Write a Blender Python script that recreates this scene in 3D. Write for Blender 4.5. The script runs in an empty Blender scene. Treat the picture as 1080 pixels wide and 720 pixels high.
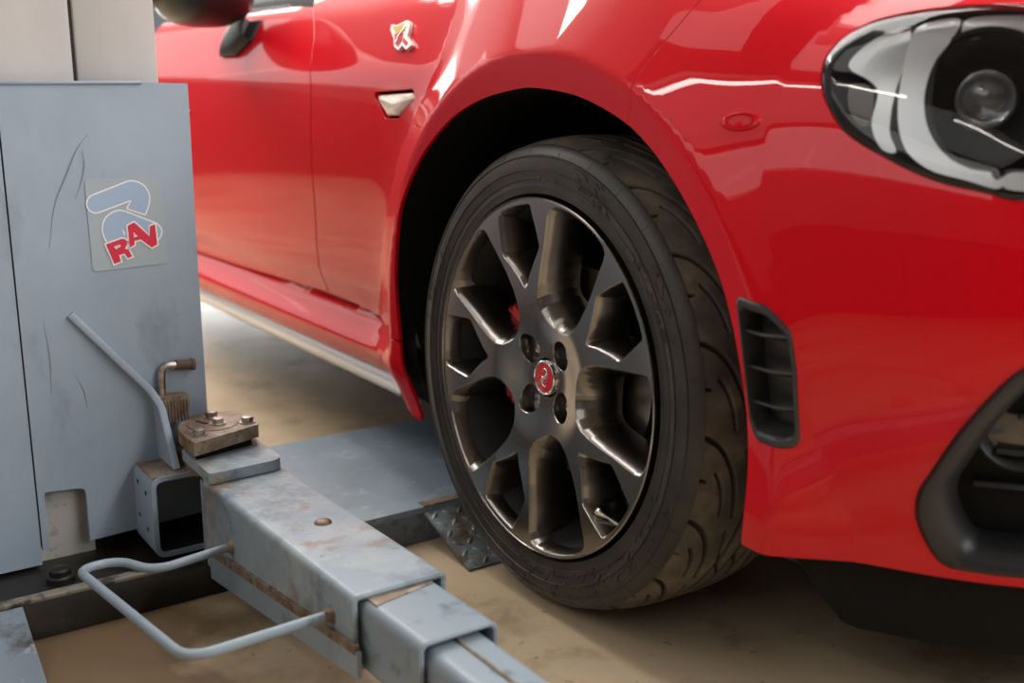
import bpy, bmesh, math, random
import numpy as np
from mathutils import Vector, Matrix, geometry
random.seed(7); rng = np.random.default_rng(7)
SC = bpy.context.scene; COL = SC.collection; PI = math.pi

# ------------------------------------------------------------------ camera
cd = bpy.data.cameras.new('camera'); cam = bpy.data.objects.new('camera', cd); COL.objects.link(cam)
cd.sensor_width = 36; cd.lens = 36 * 1187 / 1080; cd.clip_start = .02
YAW, PITCH = .5946, .2304
cam.location = (1.1282, -.7979, .6798)
cam.rotation_euler = Vector((-math.cos(YAW) * math.cos(PITCH), math.sin(YAW) * math.cos(PITCH), -math.sin(PITCH))).to_track_quat('-Z', 'Y').to_euler()
cd.dof.use_dof = True; cd.dof.focus_distance = 1.41; cd.dof.aperture_fstop = 3.2; cd.dof.aperture_blades = 9
SC.camera = cam
# ------------------------------------------------------------------ world, lights, exposure
SC.view_settings.view_transform = 'Standard'; SC.view_settings.look = 'None'
SC.view_settings.exposure = 0.52; SC.view_settings.gamma = 1.0; SC.view_settings.use_curve_mapping = False
w = bpy.data.worlds.new('world'); SC.world = w; w.use_nodes = True
w.node_tree.nodes['Background'].inputs[0].default_value = (.86, .93, 1, 1); w.node_tree.nodes['Background'].inputs[1].default_value = .15
def area(name, loc, aim, sx, sy, power, col):
    l = bpy.data.lights.new(name, 'AREA'); l.shape = 'RECTANGLE'; l.size = sx; l.size_y = sy; l.energy = power; l.color = col
    o = bpy.data.objects.new(name, l); COL.objects.link(o); o.location = loc
    o.rotation_euler = (Vector(aim) - Vector(loc)).to_track_quat('-Z', 'Y').to_euler(); return o
# daylight through the ceiling skylights and the windows in the walls
SKY = [((-3.0, .4), 5.4, 1.8, 180), ((-3.0, -1.5), 5.4, 1.8, 36), ((2.6, 2.9), 4.4, 2.8, 300), ((-.2, -3.85), 8.6, 1.3, 18)]
SKY_Z = 3.78
for (lx, ly), sx, sy, pw_ in SKY: area('skylight', (lx, ly, SKY_Z), (lx, ly, 0), sx, sy, pw_, (1, .97, .93))
area('clerestory_daylight', (0, -4.56, 3.3), (0, 0, 3.25), 8.0, .8, 26, (1, .98, .96))
area('front_window_daylight', (5.96, 3.2, 2.95), (0, 1.2, 1.4), 4.4, 1.2, 160, (.92, .96, 1))
area('rear_window_daylight', (-5.96, 2.2, 1.7), (0, 2.2, 1.2), 3.5, 2.5, 130, (1, .99, .97))
area('rear_upper_window_daylight', (-5.96, -2.2, 2.1), (0, -2.2, 1.9), 4.0, 1.7, 22, (1, .98, .95))
LAMPS = [(-.45, -2.75, 0, .08, 12), (-3.31, -1.35, 1, .42, 66), (3.0, -3.0, 0, .06, 6), (-.4, 2.2, 0, .06, 9), (-3.4, 2.2, 0, .06, 9), (3.0, 2.2, 0, .06, 9)]   # x, y, runs along y, width, power
LAMP_Z, LAMP_L = 3.4, 2.4
for lx, ly, ry, wd, pw_ in LAMPS:
    area('tube_light', (lx, ly, LAMP_Z), (lx, ly, 0), wd if ry else LAMP_L, LAMP_L if ry else wd, pw_, (1, .95, .88))

# ------------------------------------------------------------------ helpers
def link(o, parent=None):
    COL.objects.link(o)
    if parent: o.parent = parent; o.location = Vector(o.location) - pw(parent)
    return o
def pw(p):
    v = Vector((0, 0, 0))
    while p: v += Vector(p.location); p = p.parent
    return v
def mesh(name, V, F, m, parent=None, ang=35, loc=(0, 0, 0), rot=None):
    me = bpy.data.meshes.new(name); me.from_pydata([tuple(map(float, v)) for v in V], [], [tuple(map(int, f)) for f in F]); me.update()
    return finish(name, me, m, parent, ang, loc, rot)
def finish(name, me, m, parent=None, ang=35, loc=(0, 0, 0), rot=None):
    for k in (m if isinstance(m, (list, tuple)) else [m]): me.materials.append(k)
    me.polygons.foreach_set('use_smooth', [True] * len(me.polygons))
    if ang < 180:
        try: me.set_sharp_from_angle(angle=math.radians(ang))
        except Exception: pass
    o = bpy.data.objects.new(name, me); o.location = loc
    if rot: o.rotation_euler = rot
    return link(o, parent)
class MB:
    """collects shapes of one part into one mesh"""
    def __init__(s): s.V = []; s.F = []
    def add(s, V, F):
        n = len(s.V); s.V += [Vector(v) for v in V]; s.F += [tuple(i + n for i in f) for f in F]; return s
    def box(s, x0, x1, y0, y1, z0, z1, b=0.0, seg=2):
        bm = bmesh.new(); bmesh.ops.create_cube(bm, size=1)
        for v in bm.verts: v.co = Vector(((x0 + x1) / 2 + v.co.x * (x1 - x0), (y0 + y1) / 2 + v.co.y * (y1 - y0), (z0 + z1) / 2 + v.co.z * (z1 - z0)))
        return s.bm(bm, b, seg)
    def bm(s, bm, b=0.0, seg=2, ang=30):
        if b > 0:
            E = [e for e in bm.edges if len(e.link_faces) == 2 and e.calc_face_angle(0) > math.radians(ang)]
            bmesh.ops.bevel(bm, geom=E, offset=b, segments=seg, profile=.5, affect='EDGES', clamp_overlap=True)
        bmesh.ops.recalc_face_normals(bm, faces=bm.faces)
        bm.verts.index_update(); s.add([v.co.copy() for v in bm.verts], [[v.index for v in f.verts] for f in bm.faces]); bm.free(); return s
    def prism(s, poly, d, f, b=0.0, seg=2):
        """poly in 2D, extruded d=(a,b); f(u,v,w)->xyz"""
        bm = bmesh.new(); n = len(poly)
        A = [bm.verts.new(f(u, v, d[0])) for u, v in poly]; B = [bm.verts.new(f(u, v, d[1])) for u, v in poly]
        bm.faces.new(A); bm.faces.new(B[::-1])
        for i in range(n): bm.faces.new((A[i], A[(i + 1) % n], B[(i + 1) % n], B[i]))
        return s.bm(bm, b, seg)
    def tube(s, P, r, n=12, closed=False, cap=True):
        P = [Vector(p) for p in P]; R = r if isinstance(r, (list, tuple)) else [r] * len(P); V = []; F = []; N = len(P); up = None
        for i, p in enumerate(P):
            a = P[(i - 1) % N] if (closed or i > 0) else p; c = P[(i + 1) % N] if (closed or i < N - 1) else p
            t = (c - a).normalized()
            if up is None: up = t.orthogonal().normalized()
            up = (up - t * up.dot(t)).normalized(); sd = t.cross(up)
            V += [p + (up * math.cos(2 * PI * k / n) + sd * math.sin(2 * PI * k / n)) * R[i] for k in range(n)]
        for i in range(N if closed else N - 1):
            for k in range(n): F.append((i * n + k, i * n + (k + 1) % n, ((i + 1) % N) * n + (k + 1) % n, ((i + 1) % N) * n + k))
        if cap and not closed: F.append(tuple(range(n))[::-1]); F.append(tuple((N - 1) * n + k for k in range(n)))
        return s.add(V, F)
    def lathe(s, prof, n=48, f=None):
        """prof: (r, h) list about the local axis; f(x, y, h) -> xyz"""
        f = f or (lambda x, y, h: (x, y, h)); V = []; F = []; m = len(prof)
        for i in range(n):
            a = 2 * PI * i / n
            V += [f(r * math.cos(a), r * math.sin(a), h) for r, h in prof]
        for i in range(n):
            for k in range(m - 1):
                j = (i + 1) % n; F.append((i * m + k, j * m + k, j * m + k + 1, i * m + k + 1))
        return s.add(V, F)
    def loft(s, loops, cap0=False, cap1=False, closed=True):
        n = len(loops[0]); V = [p for L in loops for p in L]; F = []
        for i in range(len(loops) - 1):
            for k in range(n if closed else n - 1):
                F.append((i * n + k, i * n + (k + 1) % n, (i + 1) * n + (k + 1) % n, (i + 1) * n + k))
        if cap0: F.append(tuple(range(n))[::-1])
        if cap1: F.append(tuple((len(loops) - 1) * n + k for k in range(n)))
        return s.add(V, F)
    def build(s, name, m, parent=None, ang=35, fix=True, loc=(0, 0, 0), rot=None):
        me = bpy.data.meshes.new(name); me.from_pydata(s.V, [], s.F); me.update()
        if fix:
            bm = bmesh.new(); bm.from_mesh(me); bmesh.ops.recalc_face_normals(bm, faces=bm.faces); bm.to_mesh(me); bm.free()
        return finish(name, me, m, parent, ang, loc, rot)
def rpoly(pts, r, seg=6):
    """polygon with rounded corners; r a number or one per corner"""
    out = []; n = len(pts)
    for i in range(n):
        p = Vector(pts[i]).to_2d() if len(pts[i]) == 2 else Vector(pts[i]); a = Vector(pts[i - 1]); c = Vector(pts[(i + 1) % n])
        rr = r[i] if isinstance(r, (list, tuple)) else r
        if rr <= 0: out.append(tuple(p)); continue
        u = (a - p); v = (c - p); lu, lv = u.length, v.length; u /= lu; v /= lv
        half = math.acos(max(-1, min(1, u.dot(v)))) / 2; d = min(rr / math.tan(half), lu * .49, lv * .49)
        p0, p1 = p + u * d, p + v * d
        for k in range(seg + 1):
            t = k / seg; out.append(tuple(p0 * (1 - t) ** 2 + p * 2 * t * (1 - t) + p1 * t * t))
    return out
def rpath(pts, r, seg=6):
    P = [Vector(p) for p in pts]; out = [P[0]]
    for i in range(1, len(P) - 1):
        u = P[i - 1] - P[i]; v = P[i + 1] - P[i]; d = min(r, u.length * .49, v.length * .49); p0 = P[i] + u.normalized() * d; p1 = P[i] + v.normalized() * d
        out += [p0 * (1 - t) ** 2 + P[i] * 2 * t * (1 - t) + p1 * t * t for t in [k / seg for k in range(seg + 1)]]
    return out + [P[-1]]
def smooth_closed(pts, n):
    """closed Catmull-Rom resampled to n points"""
    P = np.array(pts, float); k = len(P); out = []
    for i in range(k):
        p0, p1, p2, p3 = P[i - 1], P[i], P[(i + 1) % k], P[(i + 2) % k]
        for t in np.linspace(0, 1, 16, endpoint=False):
            out.append(.5 * ((2 * p1) + (p2 - p0) * t + (2 * p0 - 5 * p1 + 4 * p2 - p3) * t * t + (3 * p1 - p0 - 3 * p2 + p3) * t ** 3))
    return resample(np.array(out), n)
def resample(P, n, closed=True):
    P = np.array(P, float); Q = np.vstack([P, P[:1]]) if closed else P
    d = np.concatenate([[0], np.cumsum(np.linalg.norm(np.diff(Q, axis=0), axis=1))]); t = np.linspace(0, d[-1], n, endpoint=not closed)
    return np.stack([np.interp(t, d, Q[:, k]) for k in range(Q.shape[1])], 1)
def densify(P, h, closed=True):
    P = np.array(P, float); Q = np.vstack([P, P[:1]]) if closed else P; out = []
    for a, b in zip(Q[:-1], Q[1:]):
        k = max(1, int(np.ceil(np.linalg.norm(b - a) / h))); out += [a + (b - a) * i / k for i in range(k)]
    if not closed: out.append(Q[-1])
    return np.array(out)
def inside(poly, P):
    poly = np.array(poly); x, y = P[:, 0], P[:, 1]; c = np.zeros(len(P), bool); n = len(poly)
    for i in range(n):
        x0, y0 = poly[i - 1]; x1, y1 = poly[i]
        if y0 == y1: continue
        m = ((y0 > y) != (y1 > y)) & (x < (x1 - x0) * (y - y0) / (y1 - y0) + x0); c ^= m
    return c
def patch(outer, holes, h):
    """triangulated flat region with holes -> verts(2D), tris, boundary index loops"""
    loops = [np.array(outer)] + [np.array(q) for q in holes]; B = np.vstack(loops)
    lo, hi = loops[0].min(0), loops[0].max(0)
    gx = np.arange(lo[0] + h * .5, hi[0], h); gy = np.arange(lo[1] + h * .5, hi[1], h * .87)
    G = np.array([(x + (h * .5 if j % 2 else 0), y) for j, y in enumerate(gy) for x in gx])
    k = inside(loops[0], G)
    for q in loops[1:]: k &= ~inside(q, G)
    G = G[k]; keep = np.ones(len(G), bool)
    for i in range(0, len(G), 2000):
        d = ((G[i:i + 2000, None] - B[None]) ** 2).sum(-1).min(1); keep[i:i + 2000] = d > (h * .55) ** 2
    G = G[keep]; P = np.vstack([B, G]); E = []; idx = []; o = 0
    for q in loops:
        n = len(q); idx.append(list(range(o, o + n))); E += [(o + i, o + (i + 1) % n) for i in range(n)]; o += n
    v, e, f, ov, oe, of = geometry.delaunay_2d_cdt([Vector(p) for p in P], E, [], 0, 1e-7)
    V = np.array([tuple(p) for p in v]); T = np.array([t for t in f if len(t) == 3]); C = V[T].mean(1)
    k = inside(loops[0], C)
    for q in loops[1:]: k &= ~inside(q, C)
    T = T[k]; mp = {}
    for new, olds in enumerate(ov):
        for q in olds: mp[q] = new
    return V, T, [[mp[i] for i in L] for L in idx]
def empty(name, loc=(0, 0, 0)):
    o = bpy.data.objects.new(name, None); o.location = loc; o.empty_display_size = .1; COL.objects.link(o); return o
def tag(o, label=None, cat=None, group=None, kind=None):
    for k, v in (('label', label), ('category', cat), ('group', group), ('kind', kind)):
        if v: o[k] = v
    return o

# ------------------------------------------------------------------ materials
def mat(name, col, rough=.5, metal=0., coat=0., coat_rough=.03, spec=.5, dirt=None, rvar=0., bump=0., bscale=200., emit=None, trans=0., ior=1.45, scratch=None):
    """dirt: list of (colour, noise scale, threshold lo, hi, stretch)"""
    m = bpy.data.materials.new(name); m.use_nodes = True; nt = m.node_tree; N = nt.nodes; L = nt.links; b = N['Principled BSDF']
    b.inputs['Base Color'].default_value = (*col, 1); b.inputs['Roughness'].default_value = rough; b.inputs['Metallic'].default_value = metal
    b.inputs['Coat Weight'].default_value = coat; b.inputs['Coat Roughness'].default_value = coat_rough
    b.inputs['Specular IOR Level'].default_value = spec; b.inputs['Transmission Weight'].default_value = trans; b.inputs['IOR'].default_value = ior
    if emit: b.inputs['Emission Color'].default_value = (*emit[0], 1); b.inputs['Emission Strength'].default_value = emit[1]
    tc = N.new('ShaderNodeTexCoord'); prev = None
    def noise(scale, stretch=(1, 1, 1), detail=5.):
        mp = N.new('ShaderNodeMapping'); mp.inputs['Scale'].default_value = stretch; L.new(tc.outputs['Object'], mp.inputs[0])
        n = N.new('ShaderNodeTexNoise'); n.inputs['Scale'].default_value = scale; n.inputs['Detail'].default_value = detail; n.inputs['Roughness'].default_value = .62
        L.new(mp.outputs[0], n.inputs['Vector']); return n
    for c2, sc, lo, hi, *st in (dirt or []):
        n = noise(sc, st[0] if st else (1, 1, 1)); r = N.new('ShaderNodeMapRange'); r.inputs[1].default_value = lo; r.inputs[2].default_value = hi
        r.inputs[4].default_value = st[1] if len(st) > 1 else 1.; L.new(n.outputs[0], r.inputs[0])
        x = N.new('ShaderNodeMix'); x.data_type = 'RGBA'; L.new(r.outputs[0], x.inputs['Factor'])
        if prev: L.new(prev, x.inputs[6])
        else: x.inputs[6].default_value = (*col, 1)
        x.inputs[7].default_value = (*c2, 1); prev = x.outputs[2]
    if prev: L.new(prev, b.inputs['Base Color'])
    if rvar:
        n = noise(14.); r = N.new('ShaderNodeMapRange'); r.inputs[3].default_value = max(0, rough - rvar); r.inputs[4].default_value = rough + rvar
        L.new(n.outputs[0], r.inputs[0]); L.new(r.outputs[0], b.inputs['Roughness'])
    if bump:
        n = noise(bscale, detail=3.); q = N.new('ShaderNodeBump'); q.inputs['Strength'].default_value = bump; q.inputs['Distance'].default_value = .001
        L.new(n.outputs[0], q.inputs['Height']); L.new(q.outputs[0], b.inputs['Normal'])
    return m
RUST = (.20, .11, .055)
M = {}
M['red'] = mat('red_paint', (.62, .0015, .010), .4, coat=.66, coat_rough=.025, spec=.05)
M['black'] = mat('black_plastic', (.012, .012, .013), .45)
M['liner'] = mat('black_liner', (.006, .006, .006), .8, spec=.2)
M['trim'] = mat('textured_black_trim', (.035, .035, .036), .36, bump=.15, bscale=900)
M['skirt'] = mat('skirt_reflection_white', (.80, .79, .78), .3, coat=.5)  # bright reflection on the skirt put into a white base colour
M['chrome'] = mat('chrome', (.82, .82, .82), .12, metal=1.)
M['steel'] = mat('bare_steel', (.45, .42, .38), .38, metal=1., dirt=[(RUST, 30, .5, .7)])
def pane(name, tint, f0):
    m = bpy.data.materials.new(name); m.use_nodes = True; nt = m.node_tree; N = nt.nodes; L = nt.links; N.remove(N['Principled BSDF'])
    t = N.new('ShaderNodeBsdfTransparent'); t.inputs[0].default_value = (*tint, 1); gl = N.new('ShaderNodeBsdfGlossy'); gl.inputs['Roughness'].default_value = .03
    f = N.new('ShaderNodeFresnel'); f.inputs[0].default_value = f0; x = N.new('ShaderNodeMixShader'); L.new(f.outputs[0], x.inputs[0]); L.new(t.outputs[0], x.inputs[1]); L.new(gl.outputs[0], x.inputs[2])
    L.new(x.outputs[0], N['Material Output'].inputs[0]); return m
M['lens'] = pane('headlight_cover', (.97, .98, .99), 1.5); M['glass'] = pane('window_glass', (.85, .90, .88), 1.5)
M['reflector'] = mat('lamp_reflector', (.55, .56, .56), .3, metal=.6)
M['drl'] = mat('frosted_light_guide', (.90, .92, .94), .38, metal=.45, coat=.4)
M['alloy'] = mat('gunmetal_alloy', (.27, .25, .228), .25, metal=1., coat=.3, coat_rough=.08, rvar=.04)
M['tyre'] = mat('tyre_rubber', (.022, .021, .020), .44, dirt=[((.055, .046, .036), 18, .42, .7), ((.03, .027, .022), 160, .45, .65)], bump=.2, bscale=500)
M['tread'] = mat('dusty_tread', (.085, .073, .056), .70, dirt=[((.18, .15, .105), 20, .45, .70), ((.16, .135, .09), 130, .68, .74), ((.03, .028, .026), 9, .5, .7)], bump=.12, bscale=420)
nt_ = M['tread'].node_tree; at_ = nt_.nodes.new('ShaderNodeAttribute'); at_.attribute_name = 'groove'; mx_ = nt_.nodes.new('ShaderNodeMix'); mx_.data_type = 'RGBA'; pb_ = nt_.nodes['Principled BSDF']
src_ = pb_.inputs['Base Color'].links[0].from_socket; nt_.links.new(src_, mx_.inputs[6]); mx_.inputs[7].default_value = (.009, .0085, .008, 1); nt_.links.new(at_.outputs['Fac'], mx_.inputs['Factor']); nt_.links.new(mx_.outputs[2], pb_.inputs['Base Color'])   # no dust in the grooves; their depth shade is painted in near black too
M['disc'] = mat('brake_disc_steel', (.30, .27, .24), .4, metal=1.)
M['caliper'] = mat('red_caliper', (.55, .012, .012), .35, coat=.4)
M['badge_red'] = mat('badge_red', (.62, .015, .02), .3, coat=.6)
M['badge_yellow'] = mat('badge_yellow', (.75, .42, .06), .35, coat=.5)
M['amber'] = mat('repeater_lens', (.85, .75, .66), .12, coat=1., dirt=[((.9, .35, .06), 60, .55, .65)])
BL = (.32, .39, .475)
M['blue'] = mat('blue_grey_paint', BL, .42, spec=.4, dirt=[((.275, .335, .41), 3.5, .42, .68), ((.13, .16, .20), 9, .60, .76, (1, 1.0, .5), .55), ((.09, .1, .12), 40, .68, .8, (1, 1, .25), .6)], rvar=.06)
M['arm'] = mat('worn_blue_grey_paint', (.235, .285, .325), .40, spec=.5, dirt=[((.37, .40, .41), 9, .44, .66, (1, 1, 1), .85), ((.10, .125, .15), 15, .52, .68, (1, 1, 1), .75), ((.20, .125, .07), 10, .55, .68, (1.2, 1, 1), .85), ((.33, .36, .37), 70, .58, .68, (1, 1, 1), .7), ((.06, .05, .045), 55, .66, .74)], rvar=.1, bump=.1, bscale=60)
M['arm_blue'] = mat('blue_grey_tube_paint', (.205, .25, .29), .40, spec=.5, dirt=[((.25, .30, .345), 8, .45, .7, (.5, 1, 1), .8), ((.07, .08, .09), 26, .58, .72, (1, 1, 1), .7), ((.18, .11, .06), 14, .62, .74, (.4, 1, 1), .8)], rvar=.08)
M['rusty'] = mat('rusty_steel', (.27, .215, .165), .5, metal=.35, dirt=[((.15, .09, .05), 22, .4, .62), ((.33, .30, .26), 50, .55, .7), ((.05, .045, .04), 80, .58, .7)], bump=.3, bscale=160)
M['greasy'] = mat('greasy_black_steel', (.014, .012, .010), .38, dirt=[((.04, .033, .026), 14, .5, .75), ((.09, .11, .13), 8, .62, .7, (1, 1, 1), .6)])
M['worn_edge'] = mat('worn_edge', (.22, .2, .16), .5, metal=.3, dirt=[((.05, .045, .04), 30, .5, .6)])
M['column'] = mat('light_grey_paint', (.50, .485, .47), .5, dirt=[((.38, .37, .36), 5, .45, .8, (1, 1, .3), .7), ((.06, .055, .05), 60, .72, .76)])
M['dark_line'] = mat('dark_seam', (.02, .018, .02), .7)
M['grease_white'] = mat('grimy_grey_paint', (.50, .475, .43), .5, dirt=[((.05, .045, .04), 12, .60, .70, (1, 1, .5)), ((.36, .34, .3), 60, .56, .66)])
M['cover'] = mat('floor_cover_paint', (.215, .275, .325), .42, dirt=[((.17, .215, .25), 6, .45, .7), (RUST, 15, .64, .76, (1, 1, 1), .5), ((.35, .40, .43), 30, .58, .7, (1, 1, 1), .6)], rvar=.08)
M['flange'] = mat('dirty_flange_paint', (.13, .165, .205), .45, dirt=[((.03, .028, .026), 12, .5, .62), ((.22, .25, .28), 40, .6, .7)])
M['diamond'] = mat('tread_plate_paint', (.16, .19, .20), .42, metal=.2, dirt=[((.10, .075, .05), 40, .42, .6), ((.30, .36, .38), 25, .52, .7)])
M['stick_grey'] = mat('sticker_film', (.335, .39, .435), .35)
M['stick_blue'] = mat('sticker_pale_blue', (.31, .41, .55), .35)
M['white'] = mat('white_print', (.75, .75, .76), .4)
M['print_red'] = mat('red_print', (.60, .022, .055), .4)
M['scuff'] = mat('scuff_mark', (.15, .185, .235), .6)
M['rubber'] = mat('worn_rubber_grip', (.10, .06, .045), .7, bump=.4, bscale=90)
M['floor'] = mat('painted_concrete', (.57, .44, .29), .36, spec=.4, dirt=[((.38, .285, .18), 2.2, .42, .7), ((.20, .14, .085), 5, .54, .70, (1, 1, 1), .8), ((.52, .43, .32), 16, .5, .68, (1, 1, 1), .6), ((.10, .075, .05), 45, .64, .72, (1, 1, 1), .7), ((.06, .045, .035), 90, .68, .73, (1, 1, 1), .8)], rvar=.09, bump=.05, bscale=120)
def brown_patch(m, cx, cy, rx, ry, col):
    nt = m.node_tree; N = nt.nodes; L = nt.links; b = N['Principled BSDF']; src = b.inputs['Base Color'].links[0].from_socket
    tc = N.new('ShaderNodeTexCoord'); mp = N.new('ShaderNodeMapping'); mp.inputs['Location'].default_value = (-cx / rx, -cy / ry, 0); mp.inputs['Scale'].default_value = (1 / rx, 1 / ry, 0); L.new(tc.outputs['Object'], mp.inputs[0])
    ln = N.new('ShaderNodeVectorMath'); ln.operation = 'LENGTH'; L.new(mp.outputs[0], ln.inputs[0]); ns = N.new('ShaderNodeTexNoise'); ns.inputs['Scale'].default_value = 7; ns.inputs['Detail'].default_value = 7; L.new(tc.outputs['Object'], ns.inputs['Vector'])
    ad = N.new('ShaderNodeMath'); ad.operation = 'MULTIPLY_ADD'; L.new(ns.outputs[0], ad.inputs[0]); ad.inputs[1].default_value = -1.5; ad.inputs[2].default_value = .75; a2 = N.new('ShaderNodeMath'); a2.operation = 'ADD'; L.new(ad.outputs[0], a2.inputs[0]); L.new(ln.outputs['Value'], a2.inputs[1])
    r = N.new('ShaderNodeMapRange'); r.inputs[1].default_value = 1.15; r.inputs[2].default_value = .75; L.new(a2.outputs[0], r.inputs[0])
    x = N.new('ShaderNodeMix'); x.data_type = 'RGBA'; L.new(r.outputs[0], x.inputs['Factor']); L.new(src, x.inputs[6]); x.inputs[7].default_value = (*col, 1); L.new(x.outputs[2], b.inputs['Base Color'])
brown_patch(M['floor'], -.15, -.68, .42, .36, (.15, .10, .055))  # brown patch with a noisy edge on the floor beside the lift foot
M['wall'] = mat('wall_paint', (.20, .195, .19), .7)
M['wall_low'] = mat('dark_wainscot', (.045, .045, .048), .5)
M['ceiling'] = mat('ceiling_paint', (.16, .155, .15), .8)
M['lamp'] = mat('lamp_housing', (.7, .7, .7), .4)
def herm(xs, ys, q):
    xs=np.asarray(xs,float); ys=np.asarray(ys,float); q=np.clip(np.asarray(q,float),xs[0],xs[-1])
    d=np.diff(ys)/np.diff(xs); m=np.zeros_like(ys); m[0]=d[0]; m[-1]=d[-1]
    h=np.diff(xs); m[1:-1]=(d[:-1]*h[1:]+d[1:]*h[:-1])/(h[1:]+h[:-1])
    i=np.clip(np.searchsorted(xs,q,side='right')-1,0,len(xs)-2); h=xs[i+1]-xs[i]; t=(q-xs[i])/h
    return (2*t**3-3*t**2+1)*ys[i]+(t**3-2*t**2+t)*h*m[i]+(-2*t**3+3*t**2)*ys[i+1]+(t**3-t**2)*h*m[i+1]
def sstep(a,b,x):
    t=np.clip((np.asarray(x,float)-a)/(b-a),0,1); return t*t*(3-2*t)
# plan curve of the car's flank: straight along x, then a rounded nose to the car's centre line
_a=np.linspace(0,math.pi/2,400); _e=2/2.3
_px=.25+.60*np.sin(_a)**_e; _py=.86-.86*np.cos(_a)**_e
_ps=.25+np.concatenate([[0],np.cumsum(np.hypot(np.diff(_px),np.diff(_py)))]); S_END=float(_ps[-1])
def plan(s):
    s=np.asarray(s,float); far=s>S_END; s=np.where(far,2*S_END-s,s)
    x=np.where(s<=.25,s,np.interp(s,_ps,_px)); y=np.where(s<=.25,0,np.interp(s,_ps,_py)); return x,np.where(far,1.72-y,y)
def plan_n(s):
    x0,y0=plan(np.asarray(s)-.02); x1,y1=plan(np.asarray(s)+.02); dx=x1-x0; dy=y1-y0; l=np.hypot(dx,dy)+1e-9
    return dy/l,-dx/l
DV=[.17,.24,.305,.322,.345,.37,.45,.55,.65,.70,.74,.80,.86,.95]
DO=[.034,.026,.042,.0355,.0265,.0235,.021,.020,.027,.033,.042,.066,.115,.22]
FV=[.17,.25,.33,.42,.50,.57,.62,.66,.70,.74,.78,.86,.95]
FO=[.058,.028,.010,.0,.003,.012,.027,.0415,.061,.095,.15,.28,.42]
ZV=[.1,.70,.76,.80,.86,.95]; ZZ=[.1,.70,.759,.796,.837,.868]
_vv=np.linspace(.05,1.05,2001)
def _tab(xs,ys,sig):
    f=herm(xs,ys,_vv); lo=_vv<xs[0]; hi=_vv>xs[-1]
    f=np.where(lo,ys[0]+(_vv-xs[0])*(ys[1]-ys[0])/(xs[1]-xs[0]),np.where(hi,ys[-1]+(_vv-xs[-1])*(ys[-1]-ys[-2])/(xs[-1]-xs[-2]),f))
    k=np.arange(-120,121)*.0005; w=np.exp(-(k/sig)**2/2); w/=w.sum(); g=np.convolve(np.pad(f,120,mode='reflect',reflect_type='odd'),w,'valid'); return g
_TD=_tab(DV,DO,.006); _TF=_tab(FV,FO,.016)
def offs(s,v):
    s=np.asarray(s,float); v=np.asarray(v,float)
    od=np.interp(v,_vv,_TD)+.32*.006*np.logaddexp(0,(v-.687)/.006)*np.clip(1-(v-.687)*2.2,.3,1)
    of=np.interp(v,_vv,_TF); w=sstep(-.38,.22,s); o=od*(1-w)+of*w
    x,_=plan(s); z=herm(ZV,ZZ,v); r=np.hypot(x,z-.308); th=np.arctan2(z-.308,x)
    top=np.clip(np.sin(th),0,1)**2; rear=np.clip(-np.cos(th),0,1)**2
    rc=.400+.012*np.clip(np.cos(th),0,1)*top-.030*np.clip(-np.cos(th),0,1)*np.clip(1-np.sin(th),0,1); k=.62*top+.42*rear+(.30+.25*sstep(.0,.5,np.cos(th)))*(1-top-rear)
    d=r-rc; q=.002; up=q*np.logaddexp(0,d/q)
    F=-.011-.28*(d-up)*1.0*0+ .28*np.minimum(-d,0)*0 + k*up + .28*(up-d)
    F=F+.02*sstep(.26,.16,z)
    kk=.010; m=np.minimum(o,F); 
    res=m-kk*np.log1p(np.exp(-np.abs(o-F)/kk))*.6
    fr=sstep(-.1,.5,np.cos(th)); wt=sstep(0,1,(.75-r)/(.13+.17*fr)); return res*wt+o*(1-wt)
def surf(s,v,extra=0.0):
    s=np.asarray(s,float); v=np.asarray(v,float); x,y=plan(s); nx,ny=plan_n(s); o=offs(s,v)+extra; z=herm(ZV,ZZ,v)
    return np.stack([x-nx*o,y-ny*o,z+0*x],-1)
# ------------------------------------------------------------------ the setting: workshop shell
RX0, RX1, RY0, RY1, RH = -6.0, 6.0, -4.6, 6.4, 3.8
def struct(mb, name, m): return tag(mb.build(name, m), kind='structure')
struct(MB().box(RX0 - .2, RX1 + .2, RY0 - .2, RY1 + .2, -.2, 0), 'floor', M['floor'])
ce = MB(); xs_ = sorted({RX0 - .2, RX1 + .2} | {k for (lx, ly), sx, sy, w0 in SKY for k in (lx - sx / 2, lx + sx / 2)}); ys_ = sorted({RY0 - .2, RY1 + .2} | {k for (lx, ly), sx, sy, w0 in SKY for k in (ly - sy / 2, ly + sy / 2)})
for xa, xb in zip(xs_[:-1], xs_[1:]):
    for ya, yb in zip(ys_[:-1], ys_[1:]):
        if not any(abs((xa + xb) / 2 - lx) < sx / 2 and abs((ya + yb) / 2 - ly) < sy / 2 for (lx, ly), sx, sy, w0 in SKY): ce.box(xa, xb, ya, yb, RH, RH + .2)
struct(ce, 'ceiling', M['ceiling'])
def wall(name, axis, at, lo, hi, holes):
    mb = MB(); u = lo; t = .2 if at > 0 else -.2
    def bx(a, b, z0, z1):
        if axis == 0: mb.box(min(at, at + t), max(at, at + t), a, b, z0, z1)
        else: mb.box(a, b, min(at, at + t), max(at, at + t), z0, z1)
    for a, b, z0, z1 in sorted(holes):
        bx(u, a, 0, RH); bx(a, b, z1, RH)
        if z0 > 0: bx(a, b, 0, z0)
        u = b
    bx(u, hi, 0, RH); struct(mb, name, M['wall'])
wall('wall_front', 0, RX1, RY0, RY1, [(.9, 5.5, 2.3, 3.6)])
wall('wall_rear', 0, RX0, RY0, RY1, [(-4.25, -.15, 1.2, 3.0), (.4, 4.0, .4, 3.0)])
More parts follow.
